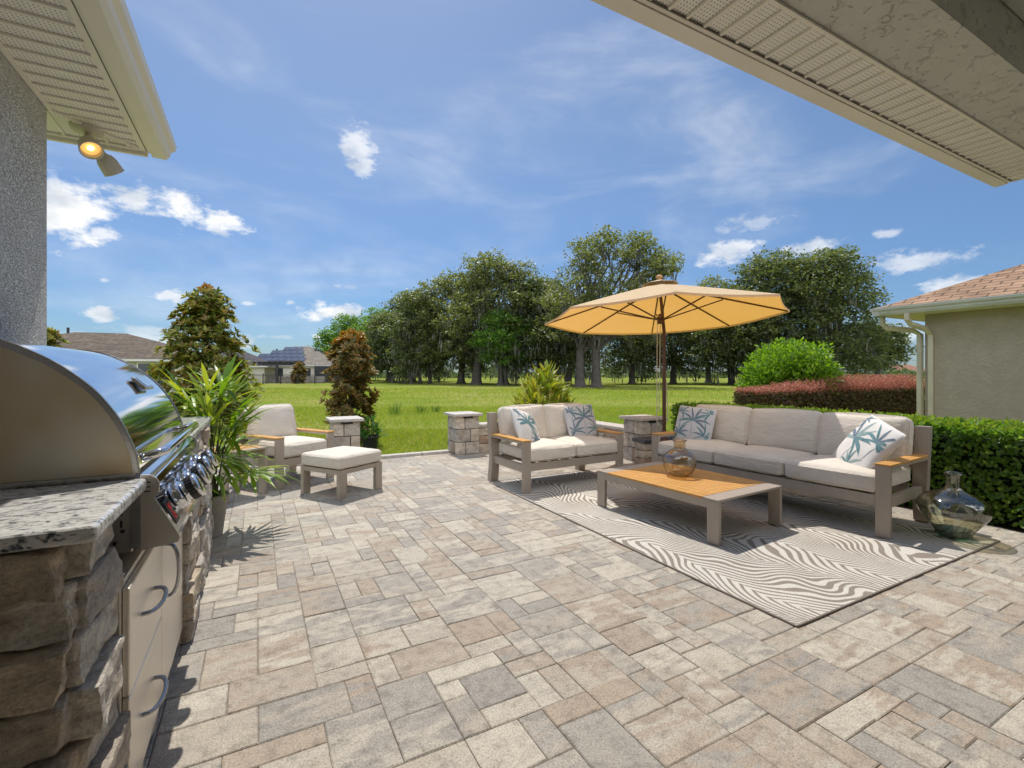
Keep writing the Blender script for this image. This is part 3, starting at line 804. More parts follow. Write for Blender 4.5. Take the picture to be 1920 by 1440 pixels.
G_OAK = 'oaks along the far side of the lawn'
def build_trees():
    # the grove on the left, farthest first
    make_oak('oak_tree', 'pale green tree lowest at the far left end of the grove above the solar roof', 'tree', 628, 104, 11.0, 5.5, 21, 'bright', 4500, .5, 22, .12, moss=0, group=G_OAK)
    make_oak('oak_tree', 'bright green rounded tree just right of the bronze young magnolia top', 'tree', 668, 98, 13.0, 7.0, 22, 'bright', 7000, .5, 26, .12, moss=0, group=G_OAK)
    make_oak('oak_tree', 'fresh green broad tree low in the left part of the grove', 'tree', 728, 90, 13.4, 7.0, 23, 'bright', 7000, .48, 28, .10, moss=0, group=G_OAK)
    make_oak('oak_tree', 'grey green oak with foliage down to the grass at the grove edge', 'tree', 735, 74, 11.0, 5.2, 24, 'dark', 9000, .40, 30, .08, moss=90, group=G_OAK)
    make_oak('oak_tree', 'mid height dark oak stepping up behind the left part of the grove', 'tree', 775, 80, 14.6, 7.6, 25, 'dark', 11000, .42, 34, .10, moss=40, group=G_OAK)
    make_oak('oak_tree', 'dark mossy oak with low crown and several thin trunks by the grove edge', 'tree', 790, 66, 11.6, 5.2, 26, 'dark', 10500, .36, 36, .12, trunks=((-1.4, 0), (0, .6), (1.2, -.2)), tr=.26, moss=170, group=G_OAK)
    make_oak('oak_tree', 'olive oak second tallest in the grove left of its highest crown', 'tree', 852, 66, 15.0, 7.0, 27, 'olive', 14000, .36, 42, .13, trunks=((1.0, 0),), tr=.5, moss=110, group=G_OAK)
    make_oak('oak_tree', 'tallest olive oak in the grove with a thick dark trunk and hanging moss', 'tree', 930, 62, 16.3, 8.0, 28, 'olive', 18000, .35, 50, .14, trunks=((-3.0, -.5), (1.2, .2)), tr=.62, moss=240, group=G_OAK)
    make_oak('oak_tree', 'small fresh green oak with a forked pale trunk in front of the grove', 'tree', 942, 57, 8.6, 4.0, 29, 'bright', 6500, .32, 28, .26, trunks=((-.3, 0), (.5, .2)), tr=.34, moss=70, group=G_OAK)
    make_oak('oak_tree', 'dark mossy oak filling the gap between grove and tall open oak', 'tree', 1010, 60, 13.2, 6.0, 30, 'dark', 12000, .35, 40, .12, moss=230, group=G_OAK)
    # the tall open oak and its neighbours
    make_oak('oak_tree', 'tall open oak with sky showing through its limbs behind the parasol', 'tree', 1148, 50, 16.6, 8.2, 40, 'olive', 14000, .30, 62, .30, trunks=((-3.7, .6), (-2.4, -.4)), tr=.50, moss=150, open_=True, lean=1.2, group=G_OAK)
    make_oak('oak_tree', 'dark low oak draped in moss behind the tall open oak', 'tree', 1065, 56, 11.0, 5.6, 31, 'dark', 10000, .33, 36, .16, moss=240, group=G_OAK)
    make_oak('oak_tree', 'dark mossy oak behind the parasol pole with sky gaps below', 'tree', 1262, 66, 12.0, 6.6, 32, 'dark', 11500, .35, 42, .13, moss=150, group=G_OAK)
    make_oak('oak_tree', 'dark mossy oak hidden mostly behind the left half of the parasol', 'tree', 1185, 64, 11.8, 6.0, 38, 'dark', 10500, .35, 40, .14, moss=170, group=G_OAK)
    make_oak('oak_tree', 'small crown peeping above the right half of the parasol', 'tree', 1328, 72, 15.6, 4.6, 33, 'olive', 5500, .38, 22, .3, moss=60, group=G_OAK)
    make_oak('oak_tree', 'dark spreading oak seen below the right edge of the parasol', 'tree', 1372, 60, 12.2, 6.4, 34, 'dark', 12000, .34, 44, .12, moss=190, group=G_OAK)
    make_oak('oak_tree', 'great dark oak left of the pair behind the round green bush', 'tree', 1455, 55, 15.4, 7.4, 35, 'dark', 18000, .33, 52, .14, moss=160, group=G_OAK)
    make_oak('oak_tree', 'great dark oak right of the pair reaching towards the neighbour roof', 'tree', 1560, 53, 14.9, 6.6, 36, 'dark', 18000, .33, 52, .10, moss=120, group=G_OAK)
    make_oak('oak_tree', 'low leaning oak at the right end of the tree row beside the downspout', 'tree', 1640, 56, 6.9, 4.6, 37, 'dark', 5500, .34, 24, .30, tr=.36, moss=20, lean=1.0, group=G_OAK)
build_trees()

def build_far():
    """low far scrub along the horizon"""
    rng = np.random.default_rng(77)
    n = 16000
    px = rng.uniform(560, 1760, n); d = rng.uniform(135, 215, n)
    l = (px - 960)/FPX*d
    X = math.cos(YAW)*l + math.sin(YAW)*d; Y = -math.sin(YAW)*l + math.cos(YAW)*d
    hp = 2.2 + 1.5*np.sin(px*.05) + 1.1*np.sin(px*.021 + 2) + .8*np.sin(px*.13)
    Z = rng.random(n)**.8 * np.maximum(1.2, hp)
    pos = np.stack([X, Y, Z], 1)
    me = leaf_mesh('far_scrub', pos, unit(rng, n), rng.uniform(.7, 1.5, n), rng.uniform(.5, 1.1, n), rng, six=False)
    mt = leafmat('far_scrub_leaves', [(.07,.10,.045), (.11,.15,.06), (.15,.18,.08)], .3)
    tag(link_mesh('far_scrub', me, mt), 'line of low pale green scrub along the horizon beneath the oaks', 'scrub', kind='stuff')
build_far()

# ------------------------------------------------------------------ young magnolias
MAG = leafmat('magnolia_leaves', [(.075,.12,.024), (.13,.185,.034), (.23,.28,.042), (.38,.37,.055), (.33,.22,.06), (.17,.115,.04)], .40, .42, .4, (1.2, 1.1, .5))
MAG2 = leafmat('bronze_magnolia_leaves', [(.08,.10,.026), (.15,.14,.042), (.26,.17,.055), (.36,.19,.052), (.24,.23,.05), (.21,.105,.036)], .36, .42, .4, (1.2, 1.05, .5))
MAGT = leafmat('magnolia_new_growth', [(.34,.20,.03), (.42,.19,.025), (.30,.24,.04)], .35, .35, .5, (1.2, 1.0, .4))

def magnolia(name, label, px, depth, height, r, seed, mt, n_ros, tip=.0, prof=None, group=None, leaf=.15):
    rng = np.random.default_rng(seed); rr = random.Random(seed)
    x, y = at(px, depth)
    t = thing(name, label, 'tree', (x, y, -.03), 0, group)
    b = MB()
    b.tube([(0,0,0), (.02,.01,height*.3), (-.02,.02,height*.7), (0,0,height*.96)], [.055,.045,.025,.008], 8)
    P = []; A = []; Lf = []
    up_ = []
    # the crown is a set of branch ends, each with its own cloud of rosettes
    ends = []
    for k in range(64):
        h = .05 + .94*((k + .5)/64)**.95
        a = k*2.39996 + rr.uniform(-.5, .5); q = math.sqrt(rr.uniform(.03, 1.1))*prof(h)*r
        ends.append((Vector((math.cos(a)*q, math.sin(a)*q, height*h*.95)), r*rr.uniform(.20, .40)))
        b.tube([(0, 0, max(.1, ends[-1][0].z - q*.8)), ends[-1][0]*.6 + Vector((0, 0, ends[-1][0].z*.3)), ends[-1][0]], [.014, .010, .004], 5, cap=False)
    for k in range(n_ros):
        e_, er = ends[k % len(ends)]
        c = e_ + Vector(unit(rng, 1)[0])*er*rr.random()**.45
        c.z = min(c.z, height); h = c.z/height
        if c.z < .08: c.z = .08
        a = math.atan2(c.y, c.x); q = math.hypot(c.x, c.y)
        if False:
            b.tube([(0, 0, max(.1, c.z - q*.6)), c*.6 + Vector((0, 0, c.z*.33)), c], [.013, .009, .004], 5, cap=False)
        m_ = rr.randint(8, 12)
        ou = Vector((math.cos(a)*.6, math.sin(a)*.6, .75)).normalized()
        for j in range(m_):
            s = Vector(unit(rng, 1)[0]); s = (s - ou*s.dot(ou)).normalized()
            d = (s*rr.uniform(.7, 1.0) + ou*rr.uniform(.15, .9)).normalized()
            P.append(c + d*.015); A.append(d); Lf.append(rr.uniform(.7, 1.1)*leaf); up_.append(ou)
    b.build('trunk', M['bark'], t)
    P = np.array(P); A = np.array(A); Lf = np.array(Lf); U = np.array(up_)
    top = P[:,2] > height * (1 - tip)
    for nm, sel, m_ in (('crown', ~top, mt), ('tip_growth', top, MAGT)):
        if sel.sum() == 0: continue
        me = leaf_mesh(nm, P[sel], A[sel], Lf[sel], Lf[sel]*.37, rng, .15, True, U[sel])
        link_mesh(nm, me, m_, t)
    return t

def cone(h): return (.62 + .9*h if h < .30 else .92*(1 - ((h - .30)/.75)**1.5) + .05)
def column(h): return (.5 + 1.5*h if h < .26 else .9 - .25*h if h < .65 else .74*(1 - ((h - .65)/.4)**1.7) + .04)
G_MAG = 'young magnolias at the lawn edge'
magnolia('magnolia_tree', 'large cone shaped magnolia behind the palm and lounge chair', 386, 12.3, 3.62, 1.17, 3, MAG, 1050, 0.0, cone, G_MAG, .175)
magnolia('magnolia_tree', 'narrow bronze leaved magnolia with orange top behind the stone pillar', 656, 9.6, 2.3, .52, 4, MAG2, 900, .12, column, G_MAG, .11)
magnolia('magnolia_tree', 'magnolia tip with yellow green leaves just beside the grey house wall', 82, 14.0, 2.75, .7, 6, MAG, 330, 0.0, cone, G_MAG, .2)
magnolia('magnolia_tree', 'tiny dark far magnolia in front of the solar roofed house', 561, 66.0, 2.9, 1.0, 7, MAG2, 260, 0.0, column, G_MAG, .42)

# ------------------------------------------------------------------ houses across the field
def hip_house(name, label, cat, px, depth, w, l, wall_h, roof_h, rz, mats, over=.5, ridge=None, wins=()):
    x, y = at(px, depth)
    t = thing(name, label, cat, (x, y, 0), rz)
    b = MB(); b.box(-w/2, w/2, -l/2, l/2, -.05, wall_h); b.build('wall', mats[0], t)
    W2, L2 = w/2 + over, l/2 + over
    rd = ridge if ridge is not None else max(0.5, W2 - L2)
    z0, z1 = wall_h - .05, wall_h + roof_h
    bm = bmesh.new()
    uv = bm.loops.layers.uv.new('UVMap')
    def quad(pts):
        vs = [bm.verts.new(p) for p in pts]
        f = bm.faces.new(vs)
        P = [Vector(p) for p in pts]
        e = (P[1] - P[0]).normalized(); nrm_ = (P[1]-P[0]).cross(P[2]-P[0]).normalized(); v_ = nrm_.cross(e)
        for lp in f.loops:
            q = lp.vert.co - P[0]; lp[uv].uv = (q.dot(e), q.dot(v_))
    quad([(-W2,-L2,z0),(W2,-L2,z0),(rd,0,z1),(-rd,0,z1)]); quad([(W2,L2,z0),(-W2,L2,z0),(-rd,0,z1),(rd,0,z1)])
    quad([(W2,-L2,z0),(W2,L2,z0),(rd,0,z1)]); quad([(-W2,L2,z0),(-W2,-L2,z0),(-rd,0,z1)])
    me = bpy.data.meshes.new('roof'); bm.to_mesh(me); bm.free()
    link_mesh('roof', me, mats[1], t)
    f = MB()
    f.box(-W2, W2, -L2, L2, z0 - .18, z0 - .01); f.build('fascia', mats[2], t)
    for (xa, xb, za, zb) in wins:
        wf = MB(); wf.box(xa, xb, -l/2 - .05, -l/2 + .02, za, zb); o = wf.build('window', M['cream'], t)
        g = MB(); g.box(xa + .08, xb - .08, -l/2 - .07, -l/2 - .055, za + .08, zb - .08); g.build('pane', mats[3], o)
    return t

GLASSY = pm('far_window_glass', (.05,.06,.07), None, 4, .1)
SH_BROWN = m_shingle('brown_grey_shingles', [(.155,.125,.10), (.115,.095,.078), (.07,.06,.05)], .9, .35)
SH_GREY = m_shingle('warm_grey_shingles', [(.23,.205,.175), (.19,.17,.145), (.12,.11,.10)], .9, .4)
SH_DARK = m_shingle('slate_grey_shingles', [(.10,.095,.105), (.08,.078,.085), (.05,.05,.055)], .9, .4)
WALL_CREAM = pm('pale_render', (.52,.47,.40), None, 2, .9)
WALL_WHITE = pm('white_render', (.80,.77,.74), (.74,.64,.58), .5, .9)
WHITE = pm('white_trim', (.62,.60,.56), None, 2, .6)
DARKP = pm('dark_screen', (.028,.026,.03), (.04,.038,.042), 2, .7)

def build_far_houses():
    t = hip_house('neighbour_house', 'brown hip roofed house far left behind the grill hood', 'house', 190, 37.5, 17.0, 9.0, 2.5, 2.1, R(-4), (WALL_CREAM, SH_BROWN, WHITE, GLASSY), .6, 1.6, ((-1.5, 2.0, .2, 2.2), (3.4, 5.8, .3, 2.2)))
    v = MB(); v.tube([(-2.1, .2, 4.3), (-2.1, .2, 4.95)], .09, 8); v.build('roof_vent', M['black'], t)
    t = hip_house('solar_house', 'warm grey roofed house with solar panels beyond the black fence', 'house', 566, 82, 16.0, 12.5, 2.75, 3.3, R(-20), (WALL_WHITE, SH_GREY, WHITE, GLASSY), .6, 1.2, ((-6.6, -4.6, .8, 2.2), (-4.0, -1.0, .5, 2.3), (.4, 3.2, .5, 2.3)))
    # panels lie on the two slopes turned to the patio
    PANEL = pm('blue_black_solar_panel', (.05,.065,.10), (.035,.045,.075), .6, .12, coat=.5)
    W2, L2, rd, z0, z1 = 8.6, 6.85, 1.2, 2.7, 6.05
    p = MB(); n = 0
    nrm_ = Vector((0, -(z1 - z0), L2)).normalized()
    for r_ in range(4):
        for c_ in range(9 - r_*2 + 0):
            s0 = .18 + r_*.19; s1 = s0 + .172
            xa = -7.2 + r_*1.55 + c_*1.02
            if xa > 1.2 + r_*.3: continue
            pts = []
            for (xx, ss) in ((xa, s0), (xa + .96, s0), (xa + .96, s1), (xa, s1)):
                pts.append(Vector((xx, -L2*(1 - ss), z0 + (z1 - z0)*ss)) + Vector((0, -.06, .13)))
            lo = [q - Vector((0, -.03, .06)) for q in pts]
            p.add([*pts, *lo], [(0,1,2,3),(0,4,5,1),(1,5,6,2),(2,6,7,3),(3,7,4,0)])
    p.build('solar_panel', PANEL, t)
    p = MB()
    for r_ in range(4):
        for c_ in range(7 - r_):
            s0 = .14 + r_*.18; s1 = s0 + .165
            ya = -4.4 + r_*.9 + c_*1.02
            pts = []
            for (yy, ss) in ((ya, s0), (ya + .96, s0), (ya + .96, s1), (ya, s1)):
                pts.append(Vector((W2 + (rd - W2)*ss, yy, z0 + (z1 - z0)*ss)) + Vector((.05, 0, .13)))
            lo = [q - Vector((.03, 0, .06)) for q in pts]
            p.add([*pts, *lo], [(0,1,2,3),(0,4,5,1),(1,5,6,2),(2,6,7,3),(3,7,4,0)])
    p.build('solar_panel', PANEL, t)
    s = MB(); s.box(4.2, 8.9, -8.4, -6.3, 0, 2.55); s.build('screened_porch', DARKP, t)
    v = MB(); v.tube([(-4.6, 1.6, 4.6), (-4.6, 1.6, 5.7)], .13, 8); v.build('roof_vent', M['black'], t)
    hip_house('slate_house', 'slate grey roof between the big magnolia and the pergola', 'house', 430, 72, 12.0, 12.0, 2.5, 2.9, R(-12), (WALL_CREAM, SH_DARK, WHITE, GLASSY), .5, .6, ())
    # dark pergola with a stone kitchen counter beneath, and the black fence
    x, y = at(516, 68)
    t = thing('pergola', 'dark timber pergola in front of the solar roofed house', 'pergola', (x, y, 0), R(-24))
    b = MB()
    for sx in (-2.6, .25, 2.75):
        q = MB(); q.box(sx - .16, sx + .16, -.16, .16, 0, 2.55); q.build('post', DARKP, t)
    b.box(-3.1, 3.2, -.15, .15, 2.56, 2.85); b.box(-3.1, 3.2, 2.6, 2.8, 2.56, 2.85)
    for k in range(9): b.box(-2.9 + k*.71, -2.8 + k*.71, -.6, 3.2, 2.86, 3.05)
    b.build('roof_beams', DARKP, t)
    q = MB(); q.box(-3.6, 6.4, 1.4, 2.0, -.05, .95, .03); o = tag(q.build('stone_counter', pm('far_grey_stone', (.34,.30,.27), (.16,.14,.13), 2.2, .9)), 'long grey stone counter under the far dark pergola', 'counter')
    o.location = (x, y, 0); o.rotation_euler = (0, 0, R(-24))
    x, y = at(556, 62.5)
    t = thing('iron_fence', 'black iron fence in front of the far solar roofed house', 'fence', (x, y, 0), R(-24))
    r_ = MB()
    for k in range(-70, 80): r_.tube([(k*.12, 0, .05), (k*.12, 0, 1.22)], .010, 4)
    for z in (.14, 1.05, 1.2): r_.box(-9, 9.6, -.02, .02, z, z + .045)
    r_.build('railing', M['black'], t)
    for k in range(9):
        q = MB(); q.box(-8.7 + k*2.2, -8.6 + k*2.2, -.055, .055, 0, 1.4); q.build('post', M['black'], t)
    # a pale roofline far right between oak and downspout
    hip_house('distant_house', 'tiny far house with reddish roof right of the last oak', 'house', 1686, 190, 16, 10, 2.6, 2.2, R(-60), (WALL_CREAM, m_shingle('terracotta_shingles', [(.30,.16,.11), (.26,.14,.10), (.15,.09,.07)], 1, .5), WHITE, GLASSY), .5, 3, ())
build_far_houses()

# ------------------------------------------------------------------ the house whose eaves frame the view
SOF = 2.85
def build_house():
    t = thing('stucco_house', 'grey stucco house with cream soffits and gutters framing the patio', 'house', (-1.01, 3.48, 0))
    # walls: the end wall by the grill, the back wall, the porch column
    b = MB(); b.box(-5.0, -1.01, -3.6, 3.48, -.05, SOF + .004); b.build('wall', M['stucco_grey'], t, True)
    b = MB(); b.box(-1.005, 9.0, -3.85, -3.6, -.05, 3.15); b.build('porch_wall', M['stucco_grey'], t, True)
    b = MB(); b.box(-1.0, 4.95, .855, 1.131, SOF, 3.18); b.box(4.67, 4.95, -3.6, .853, SOF, 3.18); b.build('beam', M['stucco_beam'], t, True)
    b = MB(); b.box(4.69, 4.93, .875, 1.111, -.05, SOF - .003); b.build('column', M['stucco_beam'], t, True)
    b = MB(); b.box(-1.0, 4.66, -3.6, .85, 3.10, 3.14); b.build('porch_ceiling', M['stucco_beam'], t, True)
    # soffits
    xo, yo = -.627, 3.845
    b = MB()
    b.add([(-1.008,-3.6,SOF),(xo,-3.6,SOF),(xo,yo,SOF),(-1.008,3.482,SOF)], [(0,1,2,3)], 0)
    b.add([(-1.009,3.483,SOF+.0005),(xo,yo,SOF+.0005),(-5.0,yo,SOF+.0005),(-5.0,3.483,SOF+.0005)], [(0,1,2,3)], 0)
    y = -3.5
    while y < yo:
        xa = -1.008 if y < 3.48 else -1.008 + (y - 3.48) * 1.045
        if xa < xo - .02: b.prism([(y, SOF - .002), (y + .004, SOF - .010), (y + .016, SOF - .010), (y + .020, SOF - .002)], 'x', xa, xo - .03, 1)
        y += .1016
    x = -5.0
    while x < xo:
        ye = yo - .03
        ya = 3.485 if x < -1.01 else 3.485 + (x + 1.01) * .955
        if ya < ye - .02: b.prism([(x, SOF - .002), (x + .004, SOF - .010), (x + .016, SOF - .010), (x + .020, SOF - .002)], 'y', ya, ye, 1)
        x += .1016
    # mitre cover and edge channels
    b.tube([(-1.008, 3.482, SOF - .006), (xo, yo, SOF - .006)], .012, 6, 1)
    b.box(xo - .035, xo - .001, -3.6, yo - .001, SOF - .012, SOF - .001, 0, 1)
    b.box(-5, xo - .036, yo - .034, yo - .001, SOF - .0125, SOF - .001, 0, 1)
    b.box(-1.006, -.985, -3.6, 3.47, SOF - .014, SOF - .001, 0, 1)
    b.build('soffit', [M['soffit'], M['cream']], t, True)
    b = MB()
    x1, y1 = 4.988, 1.369
    b.add([(-.44,1.133,SOF+.001),(x1,1.133,SOF+.001),(x1,y1,SOF+.001),(-.44,y1,SOF+.001)], [(0,1,2,3)], 0)
    b.add([(4.952,-3.6,SOF+.0015),(5.2,-3.6,SOF+.0015),(5.2,1.131,SOF+.0015),(4.952,1.131,SOF+.0015)], [(0,1,2,3)], 0)
    x = -.4
    while x < x1 - .02:
        b.prism([(x, SOF - .001), (x + .004, SOF - .009), (x + .016, SOF - .009), (x + .020, SOF - .001)], 'y', 1.15, y1 - .004, 1)
        x += .1016
    b.box(-.44, x1, 1.134, 1.149, SOF - .012, SOF, 0, 1)
    b.build('soffit', [M['soffit'], M['cream']], t, True)
    # black shadow gap, fascia boards and gutters
    b = MB()
    b.box(xo, xo + .018, -3.6, yo + .012, SOF - .012, 3.02); b.box(-5.0, xo - .001, yo, yo + .025, SOF - .035, 3.02)
    b.build('fascia', M['cream'], t, True)
    g = MB()
    prof = [(xo + .020, 2.822), (-.532, 2.818), (-.512, 2.845), (-.505, 2.870), (-.482, 2.888), (-.474, 2.918), (-.480, 2.922), (-.492, 2.900), (xo + .020, 2.95)]
    g.prism(prof, 'y', -3.6, 3.872); g.build('gutter', M['cream'], t, True)
    b = MB(); b.box(-.44, x1 + .012, y1, y1 + .018, SOF - .010, 3.02); b.box(x1, x1 + .02, -3.6, y1 - .001, SOF - .010, 3.02)
    b.build('fascia', M['cream'], t, True)
    g = MB()
    prof = [(y1 + .020, 2.834), (1.463, 2.832), (1.482, 2.86), (1.49, 2.885), (1.512, 2.90), (1.52, 2.93), (1.50, 2.935), (y1 + .020, 2.96)]
    g.prism(prof, 'x', -.40, x1 + .02); g.build('gutter', M['cream'], t, True)
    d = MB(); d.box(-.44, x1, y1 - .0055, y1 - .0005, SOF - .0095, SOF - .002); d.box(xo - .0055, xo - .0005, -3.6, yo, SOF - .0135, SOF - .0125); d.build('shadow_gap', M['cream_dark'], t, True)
    # roofs: two hip slopes above the eaves
    r_ = MB()
    e = .02
    r_.add([(-.55,-3.9,2.99),(-.55,3.89,2.99),(-3.0,1.4,3.95),(-3.0,-3.9,3.95)], [(0,1,2,3)])
    r_.add([(-.55,3.89,2.99),(-5.0,3.89,2.99),(-5.0,1.4,3.95),(-3.0,1.4,3.95)], [(0,1,2,3)])
    r_.add([(-3.0,1.4,3.95),(-5.0,1.4,3.95),(-5.0,-3.9,3.95),(-3.0,-3.9,3.95)], [(0,1,2,3)])
    r_.add([(-.5,1.42,2.99),(5.05,1.42,2.99),(3.0,-1.2,4.0),(-.5,-1.2,4.0)], [(3,2,1,0)])
    r_.add([(5.05,1.42,2.99),(5.05,-3.9,2.99),(3.0,-3.9,4.0),(3.0,-1.2,4.0)], [(3,2,1,0)])
    r_.add([(-.5,-1.2,4.0),(3.0,-1.2,4.0),(3.0,-3.9,4.0),(-.5,-3.9,4.0)], [(0,1,2,3)])
    r_.add([(-.5,1.42,2.99),(-.5,-1.2,4.0),(-.5,-3.9,4.0),(-.5,-3.9,2.99)], [(0,1,2,3)])
    r_.build('roof', m_shingle('house_shingles', [(.26,.17,.11), (.22,.14,.09), (.12,.08,.06)], .3, .14), t, True)
    return t
build_house()

def build_floodlight():
    t = thing('floodlight', 'cream twin head floodlight under the left soffit, one lamp lit', 'lamp', (-.885, 3.66, SOF))
    wh = pm('cream_lamp_housing', (.62,.57,.47), None, 6, .4)
    b = MB(); b.lathe([(0, -.030), (.055, -.030), (.075, -.022), (.08, -.010), (.08, -.0005)], 28); b.build('mounting_plate', wh, t)
    def head(name, base, d, ln, lit):
        d = Vector(d).normalized()
        q = d.to_track_quat('Z', 'Y').to_matrix().to_4x4()
        b = MB(); b.tube([(0, 0, -.028), Vector(base)], .013, 10)
        b.T = Matrix.Translation(Vector(base)) @ q
        b.lathe([(.0, -.012), (.022, -.01), (.026, .015), (.043, .03), (.052, .055), (.056, ln), (.058, ln + .006), (.050, ln + .006), (.048, ln - .004), (.046, ln - .028)], 28)
        o = b.build(name, wh, t)
        c = MB(); c.T = Matrix.Translation(Vector(base)) @ q
        c.lathe([(.0455, ln - .022), (.042, ln - .014), (.024, ln - .020), (0, ln - .021)], 28)
        c.build('lens', M['lens'] if lit else M['cream'], o)
        if lit:
            c = MB(); c.T = Matrix.Translation(Vector(base)) @ q
            c.lathe([(.016, ln - .016), (.011, ln - .009), (0, ln - .008)], 20); c.build('bulb', M['bulb_core'], o)
    head('lamp_head', (.005, -.02, -.075), (.34, -.62, -.80), .105, True)
    head('lamp_head', (.05, .05, -.115), (.42, .52, -.70), .115, False)
    return t
build_floodlight()

# ------------------------------------------------------------------ neighbour house on the right
def build_neighbour():
    t = thing('tan_house', 'tan stucco house at the right edge with brown shingle roof and downspouts', 'house', (10.3, 3.9, 0))
    b = MB(); b.box(10.3, 20, -14, 3.9, -.05, 2.42); b.build('wall', M['stucco_tan'], t, True)
    s = MB(); s.box(9.92, 20, -14, 4.36, 2.425, 2.46); s.build('soffit', M['cream'], t, True)
    g = MB()
    pr = [(9.92, 2.43), (9.84, 2.43), (9.815, 2.47), (9.81, 2.50), (9.785, 2.52), (9.775, 2.56), (9.79, 2.56), (9.92, 2.585)]
    g.prism(pr, 'y', -14, 4.46); 
    pr2 = [(4.38, 2.4305), (4.46, 2.4305), (4.485, 2.47), (4.49, 2.50), (4.515, 2.52), (4.525, 2.56), (4.38, 2.585)]
    g.prism(pr2, 'x', 9.80, 20)
    g.build('gutter', pm('white_gutter', (.58,.57,.50), None, 3, .4), t, True)
    bm = bmesh.new(); uv = bm.loops.layers.uv.new('UVMap')
    def quad(pts):
        f = bm.faces.new([bm.verts.new(Vector(p) - Vector((10.3, 3.9, 0))) for p in pts])
        P = [Vector(p) for p in pts]; e = (P[1]-P[0]).normalized(); n = (P[1]-P[0]).cross(P[2]-P[0]).normalized(); v_ = n.cross(e)
        for lp, p in zip(f.loops, P): q = p - P[0]; lp[uv].uv = (q.dot(e), q.dot(v_))
    h = .45
    quad([(9.87,4.42,2.58), (9.87,-14,2.58), (15.5,-14,2.58+5.63*h), (15.5,-1.2,2.58+5.63*h)])
    quad([(20,4.42,2.58), (9.87,4.42,2.58), (15.5,-1.2,2.58+5.63*h), (20,-1.2,2.58+5.63*h)])
    me = bpy.data.meshes.new('roof'); bm.to_mesh(me); bm.free()
    link_mesh('roof', me, m_shingle('tan_brown_shingles', [(.36,.235,.155), (.265,.165,.11), (.10,.07,.05)], .32, .145), t)
    for pts in ([(9.86, 3.98, 2.43), (9.86, 3.98, 2.33), (9.93, 3.96, 2.25), (10.15, 3.83, 2.16), (10.25, 3.80, 2.06), (10.25, 3.80, 0)],
                [(10.02, 4.42, 2.43), (10.02, 4.42, 2.30), (10.06, 4.36, 2.22), (10.24, 4.05, 2.16), (10.275, 3.96, 2.08), (10.275, 3.96, 0)]):
        d = MB()
        d.tube(pts, .048, 4, smooth=False); d.build('downspout', pm('cream_downspout', (.62,.55,.40), None, 3, .4), t, True)
build_neighbour()

# ------------------------------------------------------------------ garden pillars and seat walls
def stone_box(b, x0, x1, y0, y1, z0, z1, amp, rng, n=5, mi=0, edge=.018, jit=(0, 0, 0)):
    """one split stone: a rounded block with an uneven face"""
    ts = np.linspace(0, 1, n)
    seed = rng.uniform(0, 100)
    cj = {(i, j, k): Vector((rng.uniform(-1, 1)*jit[0], rng.uniform(-1, 1)*jit[1], rng.uniform(-1, 1)*jit[2])) for i in (0, 1) for j in (0, 1) for k in (0, 1)}
    key = {}; V = []; F = []
    def vid(p):
        k = (round(p[0], 5), round(p[1], 5), round(p[2], 5))
        if k not in key:
            key[k] = len(V)
            q = Vector((x0 + (x1-x0)*p[0], y0 + (y1-y0)*p[1], z0 + (z1-z0)*p[2]))
            for (i, j, k2), o in cj.items():
                q += o * ((p[0] if i else 1-p[0]) * (p[1] if j else 1-p[1]) * (p[2] if k2 else 1-p[2]))
            # round the edges
            c = Vector(((x0+x1)/2, (y0+y1)/2, (z0+z1)/2))
            on = sum(1 for t in p if t < 1e-6 or t > 1 - 1e-6)
            if on >= 2: 
                d = (c - q); d = Vector((d.x if p[0] in (0, 1) else 0, d.y if p[1] in (0, 1) else 0, d.z if p[2] in (0, 1) else 0))
                if d.length > 0: q += d.normalized() * edge * (1.0 if on == 2 else 1.5)
            nv = noise.noise_vector(q * 9 + Vector((seed, seed*.7, 3)))
            nv2 = noise.noise_vector(q * 26 + Vector((seed, 1, seed))) + noise.noise_vector(q * 64 + Vector((1, seed, seed))) * .5
            rid = abs(noise.noise(Vector((q.x*11, q.y*11, q.z*24)) + Vector((seed, 0, seed*.3))))
            q += Vector(nv) * amp + Vector(nv2) * amp * .55 - (q - Vector(((x0+x1)/2, (y0+y1)/2, (z0+z1)/2))).normalized() * rid * amp * .9
            V.append(q)
        return key[k]
    for ax in range(3):
        for s in (0.0, 1.0):
            for i in range(n - 1):
                for j in range(n - 1):
                    c = []
                    for (a, bb) in ((ts[i], ts[j]), (ts[i+1], ts[j]), (ts[i+1], ts[j+1]), (ts[i], ts[j+1])):
                        p = [0, 0, 0]; p[ax] = s; p[(ax+1) % 3] = a; p[(ax+2) % 3] = bb
                        c.append(vid(tuple(float(t) for t in p)))
                    F.append(c if s == 1 else c[::-1])
    b.add(V, F, mi, False)

